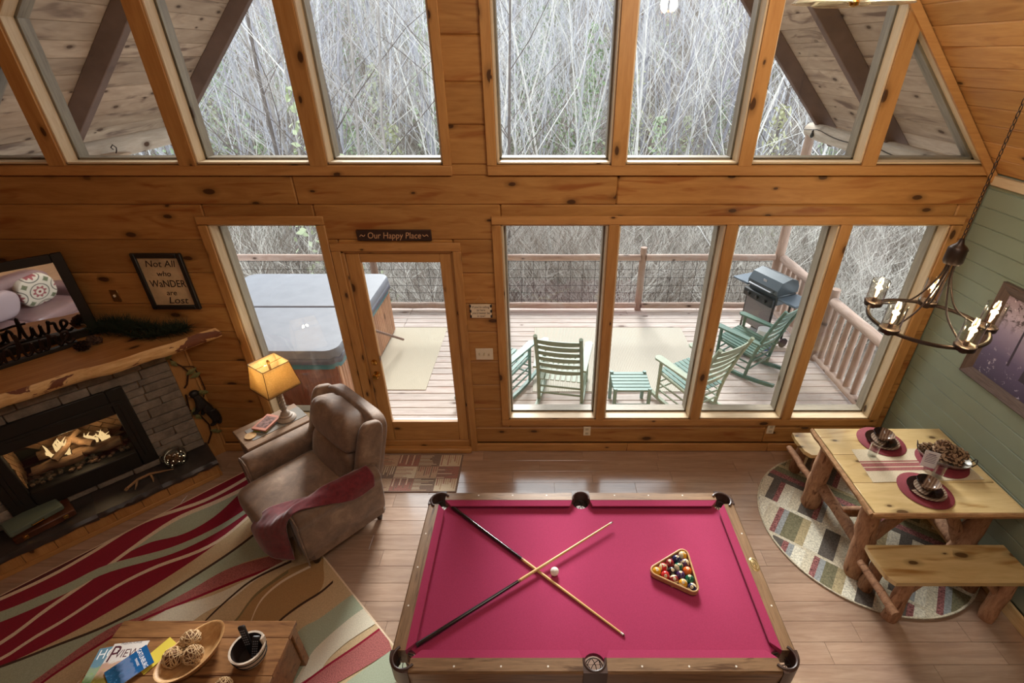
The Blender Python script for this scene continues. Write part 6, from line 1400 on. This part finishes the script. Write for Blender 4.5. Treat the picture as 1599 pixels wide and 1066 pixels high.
def rocker(lb, loc, rot, mat, slatmat=None):
    t = T('rocking_chair', lb, 'chair', (loc[0], loc[1], DZ + .0085), rot, 'rocking chairs on the deck')
    for s_ in (-1, 1):
        x = s_ * .265
        b = B(); n = 14; vs = []
        for i in range(n + 1):
            y = -.60 + 1.06 * i / n; z = .0 + .20 * (y / 1.0 + .02) ** 2 * 1.15
            for (dx, dz) in ((-.02, 0), (.02, 0), (.02, .042), (-.02, .042)): vs.append((x + dx, y, z + dz))
        b.add(vs, [(j * 4 + i, j * 4 + (i + 1) % 4, (j + 1) * 4 + (i + 1) % 4, (j + 1) * 4 + i) for j in range(n) for i in range(4)] + [(0, 1, 2, 3), tuple(n * 4 + i for i in range(4))]); O('rocker', b, mat, t, smooth=30)
        O('front_post', B().tube([(x + s_ * .01, .25, .045), (x + s_ * .01, .25, .565)], [.019, .022], 10), mat, t)
        O('back_post', B().tube(cr([(x, -.20, .045), (x * .98, -.25, .38), (x * .96, -.36, .75), (x * .94, -.50, 1.10)], 4), .022, 10), mat, t)
        poly = [(-.035, -.32), (.03, -.32), (.05, .20), (.055, .30), (.03, .34), (-.02, .34), (-.05, .30), (-.045, .20)]
        O('arm', B().prism([(px_ * 1, py_) for px_, py_ in poly], 0, .024, Mx.Translation((x + s_ * .015, 0, .57)) @ Mx.Rotation(R(1.5), 4, 'X')), mat, t, smooth=30)
        for z in (.16, .26): O('side_stretcher', B().tube([(x, -.215, z - .02), (x + s_ * .01, .25, z)], .011, 8), mat, t)
        O('seat_rail', B().tube([(x, -.235, .355), (x + s_ * .01, .26, .405)], .017, 8), mat, t)
    for (y, z, r) in ((.25, .40, .018), (.25, .27, .012), (.25, .17, .012), (-.22, .25, .012), (-.22, .15, .012)): O('stretcher', B().tube([(-.265, y, z), (.265, y, z)], r, 8), mat, t)
    for k in range(8):
        x = -.225 + k * .0643; O('seat_slat', B().box((x, .0, 0), (.052, .56, .014), .004, Mx.Translation((0, .02, .395)) @ Mx.Rotation(R(5.2), 4, 'X')), slatmat or mat, t)
    for k in range(6):
        z = .52 + k * .098; f = (z - .38) / .72; yb = -.25 - .25 * (.25 * f + .75 * f * f) - .008
        vs = []; n = 8
        for i in range(n + 1):
            u = -1 + 2 * i / n; yy = yb - .03 * (1 - u * u); h_ = .028 + .008 * (1 - u * u)
            for (dy, dz) in ((-.007, -h_), (.007, -h_), (.007, h_), (-.007, h_)): vs.append((u * .25, yy + dy - dz * .35, z + dz))
        O('back_slat', B().add(vs, [(j * 4 + i, j * 4 + (i + 1) % 4, (j + 1) * 4 + (i + 1) % 4, (j + 1) * 4 + i) for j in range(n) for i in range(4)] + [(0, 1, 2, 3), tuple(n * 4 + i for i in range(4))]), mat, t, smooth=30)
rocker('blue green rocking chair partly hidden behind the window post beside the sage chair', (-.53, 1.23), R(-30), sage[1])
rocker('sage green rocking chair seen from behind facing the forest', (.25, 1.08), R(-10), sage[0], sage[3])
rocker('pale sage rocking chair turned to the stool, its back to the right', (1.78, .88), R(31), sage[3], sage[1])
rocker('dark green rocking chair in front of the grill', (2.76, 1.74), R(38), sage[2])
so_ = T('slatted_stool', 'low blue green slatted stool standing between the rocking chairs', 'stool', (1.04, .82, DZ + .0005))
for k in range(6): O('slat', B().box((0, -.165 + k * .066, .375), (.44, .056, .018), .004), sage[1], so_)
for sx in (-1, 1):
    for sy in (-1, 1): O('leg', B().tube([(sx * .20, sy * .18, 0), (sx * .20, sy * .18, .40)], .022, 10), sage[1], so_)
    O('rail', B().tube([(sx * .20, -.18, .34), (sx * .20, .18, .34)], .016, 8), sage[1], so_); O('rail', B().tube([(-.20, sx * .18, .17), (.20, sx * .18, .17)], .012, 8), sage[1], so_)
# grill
gr = T('gas_grill', 'charcoal grey gas grill with side shelves against the deck railing', 'grill', (3.25, 2.42, DZ), R(113))
gm = plain('charcoal_enamel', srgb(74, 82, 88), .3, .3, ns=5, na=.1); gmd = plain('dark_grill_metal', srgb(40, 42, 44), .5, .4); stl = plain('brushed_steel', srgb(170, 172, 176), .3, .9)
O('firebox', B().box((0, -.01, .80), (.54, .36, .16), .02), gm, gr)
lid = O('lid', B().prism([(-.19, .885), (.19, .885), (.195, .95), (.13, 1.06), (-.02, 1.10), (-.14, 1.06), (-.19, .97)], -.27, .27, Mx(((0, 0, 1, 0), (1, 0, 0, 0), (0, 1, 0, 0), (0, 0, 0, 1)))), gm, gr, smooth=25)
O('handle', B().tube([(-.20, .18, .91), (-.20, .24, .92), (.20, .24, .92), (.20, .18, .91)], .011, 8), stl, lid); O('badge', B().box((0, .168, 1.01), (.06, .004, .035), .001, Mx.Identity(4)), stl, lid)
O('control_panel', B().box((0, .22, .77), (.54, .06, .12), .012), gmd, gr)
for x in (-.15, 0, .15): O('knob', B().lathe([(0, 0), (.026, 0), (.024, .03), (0, .032)], 16, Mx.Translation((x, .25, .77)) @ Mx.Rotation(R(-90), 4, 'X')), black, gr)
for s_ in (-1, 1): O('side_shelf', B().box((s_ * .43, 0, .845), (.30, .36, .03), .008), plain('slate_blue_shelf', srgb(92, 104, 116), .4, .3) if s_ < 0 else bpy.data.materials['slate_blue_shelf'], gr)
for s_ in (-1, 1):
    for y in (-.15, .17): O('leg', B().tube([(s_ * .25, y, .02), (s_ * .25, y, .74)], .014, 8), gmd, gr)
    O('wheel', B().lathe([(0, -.015), (.07, -.015), (.075, 0), (.07, .015), (0, .015)], 20, Mx.Translation((s_ * .28, -.17, .076)) @ Mx.Rotation(R(90), 4, 'Y')), black, gr)
O('front_panel', zbox(B(), -.24, .24, .175, .185, .28, .70, .002), plain('grey_grill_panel', srgb(112, 106, 106), .45, .3), gr); O('bottom_shelf', zbox(B(), -.26, .26, -.16, .18, .06, .085), gmd, gr)
tk = T('propane_tank', 'white propane tank with blue label standing under the grill', 'tank', (3.10, 2.02, DZ))
O('body', B().lathe([(0, .01), (.10, .01), (.105, .03), (.135, .07), (.145, .14), (.145, .24), (.125, .31), (.06, .35), (0, .355)], 28), plain('white_tank', (.78, .78, .78), .35), tk); O('label', B().lathe([(.1455, .15), (.1465, .15), (.1465, .23), (.1455, .23)], 28), plain('blue_tank_label', srgb(40, 84, 150), .4), tk); O('collar', B().lathe([(.09, .33), (.095, .33), (.095, .42), (.09, .42)], 20), plain('white_tank', (.78, .78, .78), .35) if 0 else bpy.data.materials['white_tank'], tk)

# ------------------------------------------------------------------ sofa under the loft, seen in the mirror
sf = T('sofa', 'mauve brown leather sofa behind the coffee table, seen in the mirror', 'sofa', (-2.30, -3.75, 0), 0)
mauve = plain('mauve_leather', srgb(128, 102, 102), .42, ns=6, na=.15, bump=.1, bs=40)
O('base', B().box((0, 0, .22), (2.0, .85, .28), .04), mauve, sf)
for s_ in (-1, 1): O('seat_cushion', B().sell((s_ * .41, .06, .43), (.82, .72, .2), .3, .5, 24, 12), mauve, sf); O('back_cushion', B().sell((s_ * .41, -.26, .68), (.80, .28, .52), .4, .6, 24, 14, Mx.Identity(4)), mauve, sf); O('arm', B().sell((s_ * .93, .0, .42), (.26, .88, .46), .4, .4, 20, 12), mauve, sf)
O('back', B().sell((0, -.40, .55), (2.0, .22, .72), .2, .4, 28, 12), mauve, sf)
for sx in (-1, 1):
    for sy in (-1, 1): O('foot', B().box((sx * .9, sy * .36, .04), (.06, .06, .08), .005), black, sf)

pil = N('medallion_print'); tc = pil.n('ShaderNodeTexCoord'); sp5 = pil.n('ShaderNodeSeparateXYZ'); pil.l(tc.outputs['Object'], sp5.inputs[0])
def fr_(o): return pil.math('SUBTRACT', pil.math('FRACT', pil.math('MULTIPLY_ADD', o, 3.6, .5)), .5)
fx_, fz_ = fr_(sp5.outputs[0]), fr_(sp5.outputs[2]); r_ = pil.math('SQRT', pil.math('ADD', pil.math('MULTIPLY', fx_, fx_), pil.math('MULTIPLY', fz_, fz_))); th = pil.math('ARCTAN2', fz_, fx_)
pet = pil.math('MULTIPLY_ADD', pil.math('COSINE', pil.math('MULTIPLY', th, 8)), .055, .27); c0 = pil.mix(pil.math('LESS_THAN', r_, pet), srgb(214, 206, 190), srgb(156, 84, 88))
c1 = pil.mix(pil.math('LESS_THAN', r_, .17), c0, srgb(220, 212, 196)); c2 = pil.mix(pil.math('LESS_THAN', r_, .07), c1, srgb(140, 44, 54)); c3 = pil.mix(pil.math('MULTIPLY', pil.math('GREATER_THAN', r_, .40), pil.math('LESS_THAN', r_, .44)), c2, (.02, .02, .02))
pil.base(pil.mix(pil.math('GREATER_THAN', r_, .60), c3, srgb(110, 116, 88))); pil.set(Roughness=.9)
O('throw_pillow', B().sell((0, 0, 0), (.46, .16, .46), .35, .75, 28, 16), pil.mat, None, (-1.86, -3.66, .755), (R(-14), R(-6), R(10)), label='white pillow with red and black medallions on the sofa', cat='pillow')
O('throw_pillow', B().sell((0, 0, 0), (.42, .17, .42), .4, .75, 28, 16), plain('pale_mauve_satin', srgb(176, 160, 166), .4), None, (-2.36, -3.63, .735), (R(-16), R(8), R(-8)), label='plain pale mauve pillow beside the medallion pillow', cat='pillow')
# ------------------------------------------------------------------ writing becomes mesh
bpy.context.view_layer.update()
dg = bpy.context.evaluated_depsgraph_get()
for o in [o for o in bpy.data.objects if o.type == 'FONT']:
    me = bpy.data.meshes.new_from_object(o.evaluated_get(dg)); n = bpy.data.objects.new('txt', me); COL.objects.link(n)
    n.parent = o.parent; n.location = o.location; n.rotation_euler = o.rotation_euler; n.scale = o.scale
    nm = o.name; bpy.data.objects.remove(o); n.name = nm
